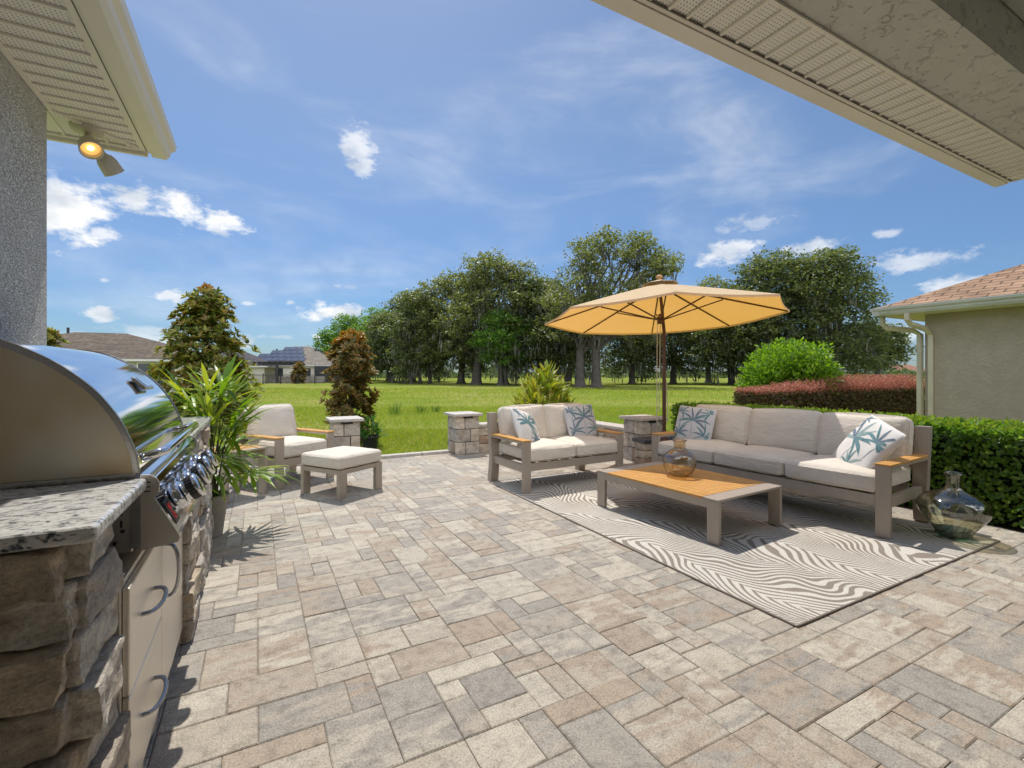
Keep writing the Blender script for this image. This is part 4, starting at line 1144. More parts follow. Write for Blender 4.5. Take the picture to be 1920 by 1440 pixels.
def pillar(label, x, y, w, d, h, seed, light=True):
    rng = random.Random(seed)
    t = thing('stone_pillar', label, 'pillar', (x, y, 0), 0, 'stone pillars around the patio')
    b = MB()
    rows = 3; rh = h / rows
    c = MB(); c.box(-w/2 + .015, w/2 - .015, -d/2 + .015, d/2 - .015, -.02, h - .004); c.build('core', M['mortar'], t)
    for r in range(rows):
        z0 = r*rh; z1 = z0 + rh - .004
        cut = -w/2 + w*rng.uniform(.36, .64)
        cut2 = -d/2 + d*rng.uniform(.4, .6)
        th = .10
        for (xa, xb) in ((-w/2, cut), (cut, w/2)):
            stone_box(b, xa + .002, xb - .002, -d/2, -d/2 + th, z0, z1, .0035, rng, 5, edge=.006)
            stone_box(b, xa + .002, xb - .002, d/2 - th, d/2, z0, z1, .0035, rng, 4, edge=.006)
        for (ya, yb) in ((-d/2 + th, cut2), (cut2, d/2 - th)):
            stone_box(b, -w/2, -w/2 + th, ya + .002, yb - .002, z0, z1, .0035, rng, 5, edge=.006)
            stone_box(b, w/2 - th, w/2, ya + .002, yb - .002, z0, z1, .0035, rng, 4, edge=.006)
    b.build('block_courses', M['block'], t)
    c = MB(); c.box(-w/2 - .05, w/2 + .05, -d/2 - .05, d/2 + .05, h, h + .045, .008); c.build('cap', M['cap'], t)
    if light:
        c = MB(); c.box(-.085, .085, -d/2 - .022, -d/2 + .01, h - .034, h - .002); c.build('hardscape_light', M['black'], t)
    return t
pillar('free standing stone pillar with pale cap left of the loveseat', 3.21, 7.80, .43, .44, .66, 1)
pillar('stone pillar with pale cap behind the lounge chair arm', 1.21, 7.80, .40, .44, .66, 2)
pillar('shaded stone pillar beside the parasol pole and loveseat arm', 5.50, 5.76, .44, .44, .66, 3)

def seat_wall(label, segs, h, seed, capm):
    rng = random.Random(seed)
    x0, x1, y0, y1 = segs
    t = thing('seat_wall', label, 'wall', ((x0+x1)/2, (y0+y1)/2, 0), 0)
    cx, cy = (x0+x1)/2, (y0+y1)/2
    c = MB(); c.box(x0 - cx + .02, x1 - cx - .02, y0 - cy + .02, y1 - cy - .02, -.02, h - .004); c.build('core', M['mortar'], t)
    b = MB()
    for r in range(3):
        z0 = r*h/3; z1 = (r+1)*h/3 - .004
        if x1 - x0 > y1 - y0:
            x = x0
            while x < x1 - .05:
                xe = min(x1, x + rng.uniform(.18, .34))
                if x1 - xe < .1: xe = x1
                stone_box(b, x - cx + .002, xe - cx - .002, y0 - cy, y1 - cy, z0, z1, .004, rng, 5, edge=.007); x = xe
        else:
            y = y0
            while y < y1 - .05:
                ye = min(y1, y + rng.uniform(.18, .34))
                if y1 - ye < .1: ye = y1
                stone_box(b, x0 - cx, x1 - cx, y - cy + .002, ye - cy - .002, z0, z1, .004, rng, 5, edge=.007); y = ye
    b.build('block_courses', M['block'], t)
    c = MB(); c.box(x0 - cx - .03, x1 - cx + .03, y0 - cy - .03, y1 - cy + .03, h, h + .05, .008); c.build('cap', capm, t)
seat_wall('low stone seat wall running behind the loveseat from the free standing pillar', (3.43, 5.66, 7.66, 7.94), .45, 5, M['cap'])
seat_wall('low stone seat wall between the back corner and the shaded pillar', (5.38, 5.66, 6.02, 7.60), .45, 6, M['cap'])
seat_wall('short block step with a dark slab at the foot of the shaded pillar', (5.10, 5.80, 5.30, 5.525), .36, 7, M['slab'])

# ------------------------------------------------------------------ cushions
def cushion_verts(w, d, h, r, puff, seed, n=15, wr=.004, sag=0.0, crown=1.0):
    """soft box centred on the origin; returns verts, faces"""
    hw, hd, hh = w/2, d/2, h/2
    ts = np.sin(np.linspace(-1, 1, n) * math.pi/2); ts = np.sign(ts) * np.abs(ts) ** .85
    key = {}; V = []; F = []
    def pos(p):
            q = Vector((p[0]*hw, p[1]*hd, p[2]*hh))
            i = Vector((max(-hw+r, min(hw-r, q.x)), max(-hd+r, min(hd-r, q.y)), max(-hh+r, min(hh-r, q.z))))
            dv = q - i
            if dv.length > 1e-7: q = i + dv.normalized() * r * min(1, dv.length / r * 1.3 + .0)
            u, v = p[0], p[1]
            bul = (1 - abs(u)**2.5) * (1 - abs(v)**2.5)
            q.z += puff * bul * p[2] if p[2] > 0 else puff * .4 * bul * p[2]
            q.z -= sag * bul
            q.y += puff * .35 * (1 - u*u) * (1 - p[2]**2) * (1 if v > 0 else -1) * abs(v)**3
            q.x += puff * .35 * (1 - v*v) * (1 - p[2]**2) * (1 if u > 0 else -1) * abs(u)**3
            nv = noise.noise(q * 7 + Vector((seed, 2, seed*.3))) * wr + noise.noise(q * 19 + Vector((seed, seed, 0))) * wr * .5
            q += Vector((0, 0, nv)) if abs(p[2]) > .9 else Vector((nv, nv, 0)) * .5
            return q
    def vid(p):
        k = tuple(round(q, 4) for q in p)
        if k not in key:
            key[k] = len(V); V.append(pos(p))
        return key[k]
    for ax in range(3):
        for s in (-1.0, 1.0):
            for i in range(n - 1):
                for j in range(n - 1):
                    c = []
                    for (a, bb) in ((ts[i], ts[j]), (ts[i+1], ts[j]), (ts[i+1], ts[j+1]), (ts[i], ts[j+1])):
                        p = [0, 0, 0]; p[ax] = s; p[(ax+1) % 3] = float(a); p[(ax+2) % 3] = float(bb)
                        c.append(vid(tuple(p)))
                    F.append(c if s > 0 else c[::-1])
    return V, F, pos

def welt(b, pos, wz, rad=.0042):
    """piping sewn round the cushion, following its surface"""
    pts = []
    e = [math.sin(t*math.pi/2) for t in np.linspace(-1, 1, 22)]
    for v in e[:-1]: pts.append(pos((v, -1.0, wz)))
    for v in e[:-1]: pts.append(pos((1.0, v, wz)))
    for v in e[::-1][:-1]: pts.append(pos((v, 1.0, wz)))
    for v in e[::-1][:-1]: pts.append(pos((-1.0, v, wz)))
    pts.append(pts[0])
    b.tube(pts, rad, 6, cap=False)

def add_cushion(t, name, w, d, h, T, seed, r=.045, puff=.02, sag=0.0, wr=.004):
    b = MB(); b.T = T
    v, f, pos = cushion_verts(w, d, h, r, puff, seed, sag=sag, wr=wr)
    b.add(v, f, 0, True)
    for wz in (.66, -.66): welt(b, pos, wz)
    return b.build(name, M['fabric'], t)

# ------------------------------------------------------------------ lounge furniture (local: x = width, front at y = 0 facing -y)
def lounge(name, label, cat, loc, rz, W, seats, D=.88, seed=1, teak=None):
    t = thing(name, label, cat, loc, rz)
    mt = M['taupe']; rng = random.Random(seed)
    lw = .11; hw = W/2
    for s in (-1, 1):
        xa, xb = (-hw, -hw + lw) if s < 0 else (hw - lw, hw)
        b = MB(); b.box(xa, xb, 0, .035, 0, .606, .004); b.build('front_leg', mt, t)
        k_ = D - .88
        prof = [(.79+k_,0),(.885+k_,0),(.835+k_,.30),(.858+k_,.52),(.915+k_,.885),(.835+k_,.885),(.785+k_,.52),(.752+k_,.30)]
        b = MB(); b.prism(prof, 'x', xa, xb); b.build('back_leg', mt, t)
        b = MB(); b.box(xa, xb, .036, .80 + D - .88, .582, .606, .003); 
        tp = MB(); nb = 2
        for k in range(nb):
            ya_ = (.80 + D - .88)/2; y0 = -.004 + k*ya_; tp.box(xa - .004, xb + .004, y0, y0 + ya_ - .003, .6065, .624, .004)
        a = b.build('arm', mt, t)
        tp.build('arm_cap', M['teak'], a)
        b = MB(); b.box(xa + .03, xb - .03, .036, .76 + D - .88, .245, .335, .003); b.build('side_rail', mt, t)
    b = MB(); b.box(-hw + lw, hw - lw, .004, .032, .262, .352, .003); b.build('front_rail', mt, t)
    b = MB(); b.box(-hw + lw, hw - lw, .74, .765, .262, .352, .003)
    for k in range(seats * 4):
        x = -hw + lw + (k + .5)*(W - 2*lw)/(seats*4); b.box(x - .035, x + .035, .033, .739, .325, .345)
    b.build('seat_deck', mt, t)
    b = MB()
    for k in range(4):
        z = .47 + k*.11; y = .80 + D - .88 + (z - .3)*.10
        b.box(-hw + lw, hw - lw, y, y + .02, z, z + .07)
    b.build('back_slats', mt, t)
    iw = (W - 2*lw + (0.03 if seats > 1 else .02)) / seats
    for k in range(seats):
        cx = -(W - 2*lw + .03)/2 + iw*(k + .5)
        T = Matrix.Translation((cx, .385, .447))
        add_cushion(t, 'seat_cushion', iw - .006, .80, .165, T, seed*7 + k, .042, .032, wr=.005)
        T = Matrix.Translation((cx + rng.uniform(-.006, .006), (.71 + (D - .88)*.8), .735)) @ Matrix.Rotation(R(-14 + rng.uniform(-1.2, 1.2)), 4, 'X') @ Matrix.Rotation(R(rng.uniform(-1.2, 1.2)), 4, 'Y') @ Matrix.Rotation(R(90), 4, 'X')
        add_cushion(t, 'back_cushion', iw - .01, .47, .15, T, seed*13 + k, .05, .05, wr=.009)
    return t

SOFA_RZ = math.atan2(4.48 - 2.10, 4.44 - 4.64) - math.pi/2      # turned a few degrees
def facing(p0, p1):
    """location and rotation for a piece whose front runs from its left end p0 to its right end p1 (seen from in front)"""
    c = ((p0[0] + p1[0])/2, (p0[1] + p1[1])/2, 0)
    return c, math.atan2(p1[1] - p0[1], p1[0] - p0[0]), math.dist(p0, p1)
# seen from its front the piece's left end is at local -x
c, rz, W_ = facing((2.69, 4.74), (4.24, 4.80)); LOVE = (c, rz)
lounge('loveseat', 'two seat loveseat with oat cushions and taupe frame at the rug end', 'loveseat', (c[0], c[1], 0), rz, W_, 2, seed=2)
c, rz, W_ = facing((4.44, 4.50), (4.645, 1.99)); SOFA = (c, rz)
lounge('sofa', 'long three seat sofa with oat cushions along the green hedge', 'sofa', (c[0], c[1], .012), rz, W_, 3, D=.95, seed=3)
c, rz, W_ = facing((.20, 6.33), (.92, 6.79)); CHAIR = (c, rz)
lounge('lounge_chair', 'single lounge chair with oat cushions behind the ottoman', 'chair', (c[0], c[1], 0), rz, W_, 1, seed=4)

def build_ottoman():
    t = thing('ottoman', 'square ottoman with thick oat cushion in front of the lounge chair', 'ottoman', (.895, 5.945, 0), R(33))
    h = .325; hw = .325
    for sx in (-1, 1):
        for sy in (-1, 1):
            b = MB()
            xa, xb = (-hw, -hw + .10) if sx < 0 else (hw - .10, hw)
            ya, yb = (-hw, -hw + .05) if sy < 0 else (hw - .05, hw)
            b.box(xa, xb, ya, yb, 0, h, .004); b.build('leg', M['taupe'], t)
    b = MB()
    b.box(-hw + .1, hw - .1, -hw + .004, -hw + .034, h - .05, h - .001); b.box(-hw + .1, hw - .1, hw - .034, hw - .004, h - .05, h - .001)
    b.box(-hw + .004, -hw + .03, -hw + .05, hw - .05, h - .05, h - .001); b.box(hw - .03, hw - .004, -hw + .05, hw - .05, h - .05, h - .001)
    b.box(-hw + .03, hw - .03, -hw + .036, hw - .036, h - .03, h - .012)
    b.build('frame', M['taupe'], t)
    add_cushion(t, 'cushion', .655, .655, .145, Matrix.Translation((0, 0, h + .077)), 61, .035, .018)
build_ottoman()

def slat_table(name, label, loc, rz, lx, ly, h, n, cap, teak):
    """low table: teak slats along x between two metal end plates, flat plate legs on the long sides"""
    t = thing(name, label, 'table', loc, rz)
    mt = M['taupe']; hx, hy = lx/2, ly/2
    for sx in (-1, 1):
        for sy in (-1, 1):
            xa, xb = (-hx, -hx + .11) if sx < 0 else (hx - .11, hx)
            ya, yb = (-hy, -hy + .035) if sy < 0 else (hy - .035, hy)
            b = MB(); b.box(xa, xb, ya, yb, 0, h - .0205, .004); b.build('leg', mt, t)
    for sx in (-1, 1):
        xa, xb = (-hx, -hx + cap) if sx < 0 else (hx - cap, hx)
        b = MB(); b.box(xa, xb, -hy, hy, h - .02, h, .003); b.build('end_plate', mt, t)
    b = MB()
    for (ya, yb) in ((-hy + .004, -hy + .032), (hy - .032, hy - .004)): b.box(-hx + .11, hx - .11, ya, yb, h - .085, h - .0205)
    for x in (-hx*.5, 0, hx*.5): b.box(x - .03, x + .03, -hy + .033, hy - .033, h - .05, h - .0205)
    b.box(-hx + cap, hx - cap, -hy + .034, hy - .034, h - .0265, h - .0215)  # added under-board; keeps sunlight from falling through the slat gaps
    b.build('apron_and_light_stop', mt, t)
    b = MB(); g = .009; w = (ly - g*(n-1))/n
    for k in range(n):
        y0 = -hy + k*(w + g); b.box(-hx + cap + .002, hx - cap - .002, y0, y0 + w, h - .0195, h + .001, .003)
    b.build('slat_top', M['teak'], t)
    return t
# coffee table: corners near (3.25,2.60) far (3.15,4.01)
TC = (3.68, 3.31); TRZ = math.atan2(4.01 - 2.60, 3.15 - 3.25)
slat_table('coffee_table', 'low coffee table with teak slats and taupe end plates on the rug', (TC[0], TC[1], .012), TRZ, 1.42, .94, .368, 11, .15, M['teak'])
slat_table('side_table', 'small teak topped side table between potted palm and lounge chair', (-.26, 6.30, 0), R(127), .56, .50, .545, 7, .07, M['teak'])

def build_rug():
    b = MB()
    nx, ny = 30, 42
    w, l = 2.82, 3.93
    V = []; F = []
    for j in range(ny + 1):
        for i in range(nx + 1):
            x = -w/2 + w*i/nx; y = -l/2 + l*j/ny
            e = min(i, nx - i, j, ny - j)
            z = .008 + (.004*abs(noise.noise(Vector((x*1.5, y*1.5, 0)))) if e > 0 else 0)
            V.append((x + .006*noise.noise(Vector((y*2, i, 0))) * (1 if i in (0, nx) else 0), y, z))
    for j in range(ny):
        for i in range(nx):
            a = j*(nx+1) + i; F.append((a, a+1, a+nx+2, a+nx+1))
    b.add(V, F, 0, True)
    e = MB()
    pts = [(-w/2,-l/2,.006),(w/2,-l/2,.006),(w/2,l/2,.006),(-w/2,l/2,.006)]
    for k in range(4): e.tube([pts[k], pts[(k+1) % 4]], .0075, 6)
    t = thing('rug', 'large ivory and brown palm leaf patterned rug under the coffee table', 'rug', (4.03, 3.525, 0))
    b.build('woven_field', M['rug'], t)
    e.build('binding', M['rug_edge'], t)
    s = MB(); s.box(-w/2, w/2, -l/2, l/2, .0015, .005); s.build('backing', M['rug_edge'], t)
build_rug()

# ------------------------------------------------------------------ throw pillows with palm prints
def throw_pillow(label, T, size, thick, seed, sprays, cloth='pillow'):
    rng = random.Random(seed)
    hs = size/2
    def surf(u, v, s):
        pin = 1 - .07*(abs(u)**2)*(1 - abs(v)**4) ; pin2 = 1 - .07*(abs(v)**2)*(1 - abs(u)**4)
        q = max(0, (1 - u*u)) * max(0, (1 - v*v))
        z = s * thick/2 * q**.42
        z += .006*noise.noise(Vector((u*2.2 + seed, v*2.2, s))) * q**.3
        fold = .010*math.exp(-((u*.8 + v*.6 - .35)**2)/.02) * q**.5 * (1 if s > 0 else 0)
        return Vector((u*hs*pin2, v*hs*pin, z - fold))
    b = MB(); b.T = T
    n = 26
    ts = np.sin(np.linspace(-1, 1, n)*math.pi/2)
    for s in (1, -1):
        V = [surf(u, v, s) for v in ts for u in ts]
        F = []
        for j in range(n-1):
            for i in range(n-1):
                a = j*n + i; q = (a, a+1, a+n+1, a+n); F.append(q if s > 0 else q[::-1])
        b.add(V, F, 0, True)
    rim = []
    for (u0, v0, u1, v1) in ((-1,-1,1,-1),(1,-1,1,1),(1,1,-1,1),(-1,1,-1,-1)):
        for k in range(10): rim.append(surf(u0 + (u1-u0)*k/10, v0 + (v1-v0)*k/10, 1))
    rim.append(rim[0]); b.tube(rim, .0042, 5, cap=False)
    # printed palm sprays lie on the front face
    def blade(u0, v0, a, ln, wd, curve, mi):
        m_ = 9; L_ = []; R_ = []
        x, y, an = u0, v0, a
        for k in range(m_ + 1):
            q = k/m_
            w = wd * (math.sin(math.pi*min(1, q*1.02 + .02))**.8) * (1 - .35*q)
            L_.append((x - math.sin(an)*w, y + math.cos(an)*w)); R_.append((x + math.sin(an)*w, y - math.cos(an)*w))
            an += curve/m_; x += math.cos(an)*ln/m_; y += math.sin(an)*ln/m_
        ok = lambda p: abs(p[0]) < .985 and abs(p[1]) < .985
        for k in range(m_):
            qd = (R_[k], R_[k+1], L_[k+1], L_[k])
            if all(ok(p) for p in qd):
                b.add([surf(p[0], p[1], 1) + Vector((0, 0, .0022)) for p in qd], [(0,1,2,3)], mi, True)
    for (u0, v0, sc, rot) in sprays:
        blade(u0, v0 - .62*sc, math.pi/2 + rot + .08, .62*sc, .014, -.12, 2)
        k = 8
        for j in range(k):
            a = rot + math.pi*(j/(k-1))*1.1 - .16
            cv = (1 if a < math.pi/2 + rot else -1) * -.9 * abs(math.cos(a - rot))
            blade(u0 + rng.uniform(-.02, .02), v0 + rng.uniform(-.02, .02), a, sc*rng.uniform(.52, .74), sc*rng.uniform(.040, .060), cv, rng.choice((1, 2, 3, 1, 2)))
    me = b.mesh('throw_pillow')
    o = link_mesh('throw_pillow', me, [M[cloth], M['leaf_teal'], M['leaf_navy'], M['leaf_mint']])
    return tag(o, label, 'pillow', 'palm print throw pillows')

def on_piece(piece, x, y, z, yaw, tilt, roll):
    (c, rz) = piece
    return Matrix.Translation((c[0], c[1], 0)) @ Matrix.Rotation(rz, 4, 'Z') @ Matrix.Translation((x, y, z)) @ Matrix.Rotation(R(yaw), 4, 'Z') @ Matrix.Rotation(R(90 - tilt), 4, 'X') @ Matrix.Rotation(R(roll), 4, 'Z')
SPR = [(.02, .16, 1.25, .05), (-.72, -.62, .95, .35), (.74, -.66, .95, -.3), (.80, .66, .8, .6), (-.82, .62, .75, -.5)]
SPR3 = [(.05, .18, 1.45, .05), (-.70, -.60, 1.1, .35), (.72, -.62, 1.1, -.3), (.82, .70, 1.0, .6), (-.80, .66, .95, -.5)]
SPR2 = [(-.28, .02, 1.55, -.35), (.62, .30, 1.25, -.25), (.25, -.85, .95, .3), (-.85, .8, .7, -.7)]
throw_pillow('palm print pillow leaning on the loveseat arm nearest the lawn gap', on_piece(LOVE, -.47, .42, .715, 32, 30, -18), .47, .17, 1, SPR2)
throw_pillow('palm print pillow upright at the loveseat end by the shaded pillar', on_piece(LOVE, .47, .50, .735, -6, 18, 4), .46, .17, 2, SPR3, 'pillow_shaded')
throw_pillow('palm print pillow in the far shaded corner of the long sofa', on_piece(SOFA, -.97, .47, .735, 16, 20, -5), .47, .17, 3, SPR3, 'pillow_shaded')
throw_pillow('palm print pillow slumped against the sunlit near arm of the long sofa', on_piece(SOFA, .94, .39, .715, -34, 34, -17), .54, .18, 4, SPR2)

# ------------------------------------------------------------------ glass vases
def vase(name, label, loc, prof, base_prof, gm, hm, rim):
    t = thing(name, label, 'vase', loc)
    b = MB(); b.lathe(prof, 48); b.build('glass_body', gm, t)
    b = MB(); b.lathe(base_prof, 40); b.build('glass_foot', hm, t)
    b = MB()
    r, z, w = rim
    b.tube([(r*math.cos(2*math.pi*k/32), r*math.sin(2*math.pi*k/32), z) for k in range(33)], w, 8, cap=False); b.build('rim', gm, t)
def smooth_prof(pts, n=40):
    pts = [Vector((p[0], p[1], 0)) for p in pts]; out = []
    for i in range(len(pts) - 1):
        p0, p1, p2, p3 = pts[max(0, i-1)], pts[i], pts[i+1], pts[min(len(pts)-1, i+2)]
        for k in range(6):
            t = k/6
            q = .5*((2*p1) + (p2-p0)*t + (2*p0-5*p1+4*p2-p3)*t*t + (3*p1-p0-3*p2+p3)*t**3)
            out.append((max(0, q.x), q.y))
    out.append((pts[-1].x, pts[-1].y)); return out
p = smooth_prof([(.075,.004),(.115,.03),(.150,.085),(.160,.145),(.140,.205),(.095,.245),(.062,.268),(.056,.295),(.056,.335),(.062,.350)])
vase('glass_vase', 'round smoky glass vase standing on the coffee table', (3.70, 3.37, .383), p, [(0,.004),(.07,.003),(.082,.010),(.07,.018),(0,.016)], M['glass_amber'], M['glass_green'], (.064, .35, .006))
p = smooth_prof([(.105,.004),(.125,.05),(.175,.12),(.228,.195),(.246,.255),(.225,.31),(.165,.355),(.10,.385),(.062,.41),(.052,.44),(.052,.515),(.060,.538)])
vase('glass_demijohn', 'wide clear glass demijohn with green foot on the rug corner', (5.22, 1.78, .012), p, [(0,.004),(.10,.003),(.118,.02),(.130,.062),(.128,.066),(.112,.03),(0,.022)], M['glass_green'], M['glass_base'], (.06, .538, .007))

# ------------------------------------------------------------------ parasol
def build_parasol():
    t = thing('parasol', 'cream octagonal market parasol with wooden pole above the sofa corner', 'umbrella', (5.20, 5.02, 0))
    top = 2.71; rz_ = 2.215; r = 1.70
    # the canopy leans a little away from the patio
    T = Matrix.Translation((0, 0, rz_)) @ Matrix.Rotation(R(2.2), 4, Vector((1, -.35, 0)).normalized()) @ Matrix.Translation((0, 0, -rz_))
    T = Matrix.Rotation(R(-1.2), 4, Vector((.47, .88, 0))) @ Matrix.Translation((0,0,rz_)) @ Matrix.Rotation(R(-3.2), 4, Vector((.88, -.47, 0))) @ Matrix.Translation((0,0,-rz_))
    hub = T @ Vector((0, 0, top))
    b = MB(); b.tube([(0, 0, .03), (0, 0, 1.2), (0, 0, 2.0), hub - Vector((0, 0, .02))], [.027, .026, .024, .022], 12); b.build('pole', M['wood_dark'], t)
    b = MB(); b.lathe([(0, .30), (.045, .30), (.045, .0), (.24, .035), (.25, .0)][::-1], 28); b.lathe([(.043, .06), (.043, .55), (.028, .57)], 20); b.build('stand', M['wood_dark'], t)
    ph = R(4.76)
    can = MB(); can.T = T
    m_ = 9; q_ = 8
    V = []; F = []
    for i in range(m_ + 1):
        s = .055 + (1 - .055)*i/m_
        for k in range(8*q_):
            a = 2*math.pi*k/(8*q_)
            seg = (k % q_)/q_
            a0 = 2*math.pi*(k//q_)/8; a1 = a0 + 2*math.pi/8
            p0 = Vector((math.cos(a0 + ph), math.sin(a0 + ph))); p1 = Vector((math.cos(a1 + ph), math.sin(a1 + ph)))
            pt = p0.lerp(p1, seg)
            bow = math.sin(math.pi*seg)
            rad = r*s*(1 - .012*bow*s)
            z = top - (top - rz_)*s**1.04 - .016*bow*s
            V.append((pt.x*rad, pt.y*rad, z))
    n8 = 8*q_
    for i in range(m_):
        for k in range(n8):
            F.append((i*n8 + k, (i+1)*n8 + k, (i+1)*n8 + (k+1) % n8, i*n8 + (k+1) % n8))
    can.add(V, F, 0, False)
    # narrow hem turned down along the rim
    base = len(V) - n8
    H = [V[base + k] for k in range(n8)]
    can.add(H + [(h[0]*.998, h[1]*.998, h[2] - .028) for h in H], [(k, (k+1) % n8, n8 + (k+1) % n8, n8 + k) for k in range(n8)], 0, False)
    can.build('canopy', M['canvas'], t)
    vent = MB(); vent.T = T
    V = [(0, 0, top + .055)] + [(math.cos(2*math.pi*k/8 + ph)*.27, math.sin(2*math.pi*k/8 + ph)*.27, top - .018) for k in range(8)]
    vent.add(V, [(0, k + 1, (k+1) % 8 + 1) for k in range(8)], 0, False); vent.build('vent_cap', M['canvas_top'], t)
    f = MB(); f.T = T; f.lathe([(.05, top + .038), (.055, top + .05), (.03, top + .062), (.03, top + .07), (.048, top + .085), (.05, top + .105), (.03, top + .122), (0, top + .126)], 20); f.build('finial', M['teak_red'], t)
    h = MB(); h.T = T; h.tube([(0, 0, 2.12), (0, 0, 2.22)], .05, 14); h.tube([(0, 0, 2.235), (0, 0, 2.26)], .036, 12); h.build('runner', M['wood_dark'], t)
    for k in range(8):
        a = 2*math.pi*k/8 + ph
        c = Vector((math.cos(a), math.sin(a), 0))
        rb = MB(); rb.T = T
        rb.tube([c*.05 + Vector((0, 0, top - .05)), c*(r*.985) + Vector((0, 0, rz_ - .012))], [.015, .012], 4, smooth=False)
        ro = rb.build('rib', M['wood_dark'], t)
        st = MB(); st.T = T
        st.tube([c*.05 + Vector((0, 0, 2.18)), c*(r*.50) + Vector((0, 0, top - .045 - (top - rz_)*.50))], .0115, 4, smooth=False)
        st.build('strut', M['wood_dark'], ro)
    # pull cord: two strands that fall from the runner and loop below
    def P(x, y, z): return (x, y, z)
    off = Vector((-math.cos(YAW), math.sin(YAW), 0))
    for (o0, o1, low) in ((.10, .105, .80), (.055, .07, .84)):
        pts = []
        for k in range(9):
            q = k/8; pts.append(off*(o0 + (o1-o0)*q) + Vector((0, 0, 2.2 - (2.2 - low)*q)))
        c = MB(); c.tube(pts, .0055, 5)
        if o0 > .08:
            lp = [pts[-1], off*.10 + Vector((0, 0, low - .12)), off*.03 + Vector((0, 0, low - .17)), off*-.045 + Vector((0, 0, low - .09)), off*-.05 + Vector((0, 0, low + .08)), off*-.03 + Vector((0, 0, low + .5))]
            c.tube(lp, .0075, 5)
        c.build('cord', M['rope'], t)
build_parasol()

# ------------------------------------------------------------------ hedges and bushes
def box_hedge(name, label, x0, x1, y0, y1, h, n, leaf, mt, seed, core=(.012,.022,.007), dens=None, group=None):
    rng = np.random.default_rng(seed)
    t = thing(name, label, 'hedge', ((x0+x1)/2, (y0+y1)/2, 0), 0, group)
    cx, cy = (x0+x1)/2, (y0+y1)/2
    w, l = x1 - x0, y1 - y0
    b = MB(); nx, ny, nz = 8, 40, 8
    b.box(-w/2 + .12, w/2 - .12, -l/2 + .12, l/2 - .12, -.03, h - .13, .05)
    b.build('dark_core', pm(name + '_shaded_twigs', core, tuple(c*.6 for c in core), 20, .95), t)  # near-black solid core; shade inside the hedge is put into its colour
    # leaves on the faces: front (-x), top, front end (-y), back end (+y), back
    A = np.array([l*h, l*w*1.5, w*h, w*h, l*h*.5]); k = rng.choice(5, n, p=A/A.sum())
    u = rng.random(n); v = rng.random(n)
    P = np.zeros((n, 3)); Nn = np.zeros((n, 3))
    dep = rng.random(n)**2.2 * .12
    for i, (ax_, fn) in enumerate((('x-', None), ('top', None), ('y-', None), ('y+', None), ('x+', None))):
        s = k == i
        if i in (0, 4):
            sg = -1 if i == 0 else 1
            P[s] = np.stack([sg*(w/2 - dep[s]), (u[s] - .5)*l, v[s]*h], 1); Nn[s] = (sg, 0, .35)
        elif i == 1:
            P[s] = np.stack([(u[s] - .5)*w, (v[s] - .5)*l, h - dep[s]*.8], 1); Nn[s] = (0, 0, 1)
        else:
            sg = -1 if i == 2 else 1
            P[s] = np.stack([(u[s] - .5)*w, sg*(l/2 - dep[s]), v[s]*h], 1); Nn[s] = (0, sg, .35)
    lump = np.array([noise.noise(Vector((p[0]*2.6 + cx, p[1]*2.6 + cy, p[2]*2.6))) for p in P])
    P += Nn * (lump * .055)[:,None]
    ax = unit(rng, n)*.8 + Nn*.55
    up = Nn + unit(rng, n)*.55
    me = leaf_mesh('foliage', P, ax, leaf*rng.uniform(.7, 1.2, n), leaf*rng.uniform(.42, .6, n), rng, .2, True, up)
    link_mesh('foliage', me, mt, t)
    return t
HEDGE = leafmat('viburnum_leaves', [(.09,.19,.03), (.14,.27,.042), (.20,.35,.055), (.30,.43,.07)], .46, .28, .6, (1.2, 1.3, .4))
HEDGE_LIT = leafmat('viburnum_lit_tips', [(.26,.38,.05), (.34,.45,.06), (.20,.32,.045)], .5, .35, .5, (1.2, 1.2, .4))  # lime tips; the sunlit top of the hedge is put into their colour
t = box_hedge('clipped_hedge', 'clipped glossy green hedge behind the sofa beside the glass demijohn', 6.02, 6.75, -1.2, 5.6, .86, 27000, .062, HEDGE, 9)
def lit_tips(t, w, l, h, n, leaf, mt, seed, spread=.06, y_of=None):
    rng = np.random.default_rng(seed)
    m = n // 5
    c = np.stack([(rng.random(m) - .5)*w, (rng.random(m) - .5)*l, h - .02 + rng.random(m)*spread], 1)
    P = np.repeat(c, 5, 0) + rng.normal(0, .012, (m*5, 3))
    ax = unit(rng, m*5); ax[:,2] = np.abs(ax[:,2]) + .4
    me = leaf_mesh('tip_growth', P, ax, leaf*rng.uniform(.6, 1.1, m*5), leaf*rng.uniform(.35, .5, m*5), rng, .2, True)
    link_mesh('tip_growth', me, mt, t)
lit_tips(t, .74, 6.7,   .86, 7000, .055, HEDGE_LIT, 12)

LORO = leafmat('loropetalum_leaves', [(.085,.07,.032), (.13,.11,.042), (.17,.155,.05), (.10,.055,.034), (.20,.11,.06)], .28, .5, .3, (1.2, .9, .7))
LOROT = leafmat('loropetalum_pink_tips', [(.50,.20,.17), (.58,.28,.22), (.42,.22,.10), (.40,.16,.13)], .35, .5, .3, (1.2, .8, .7))
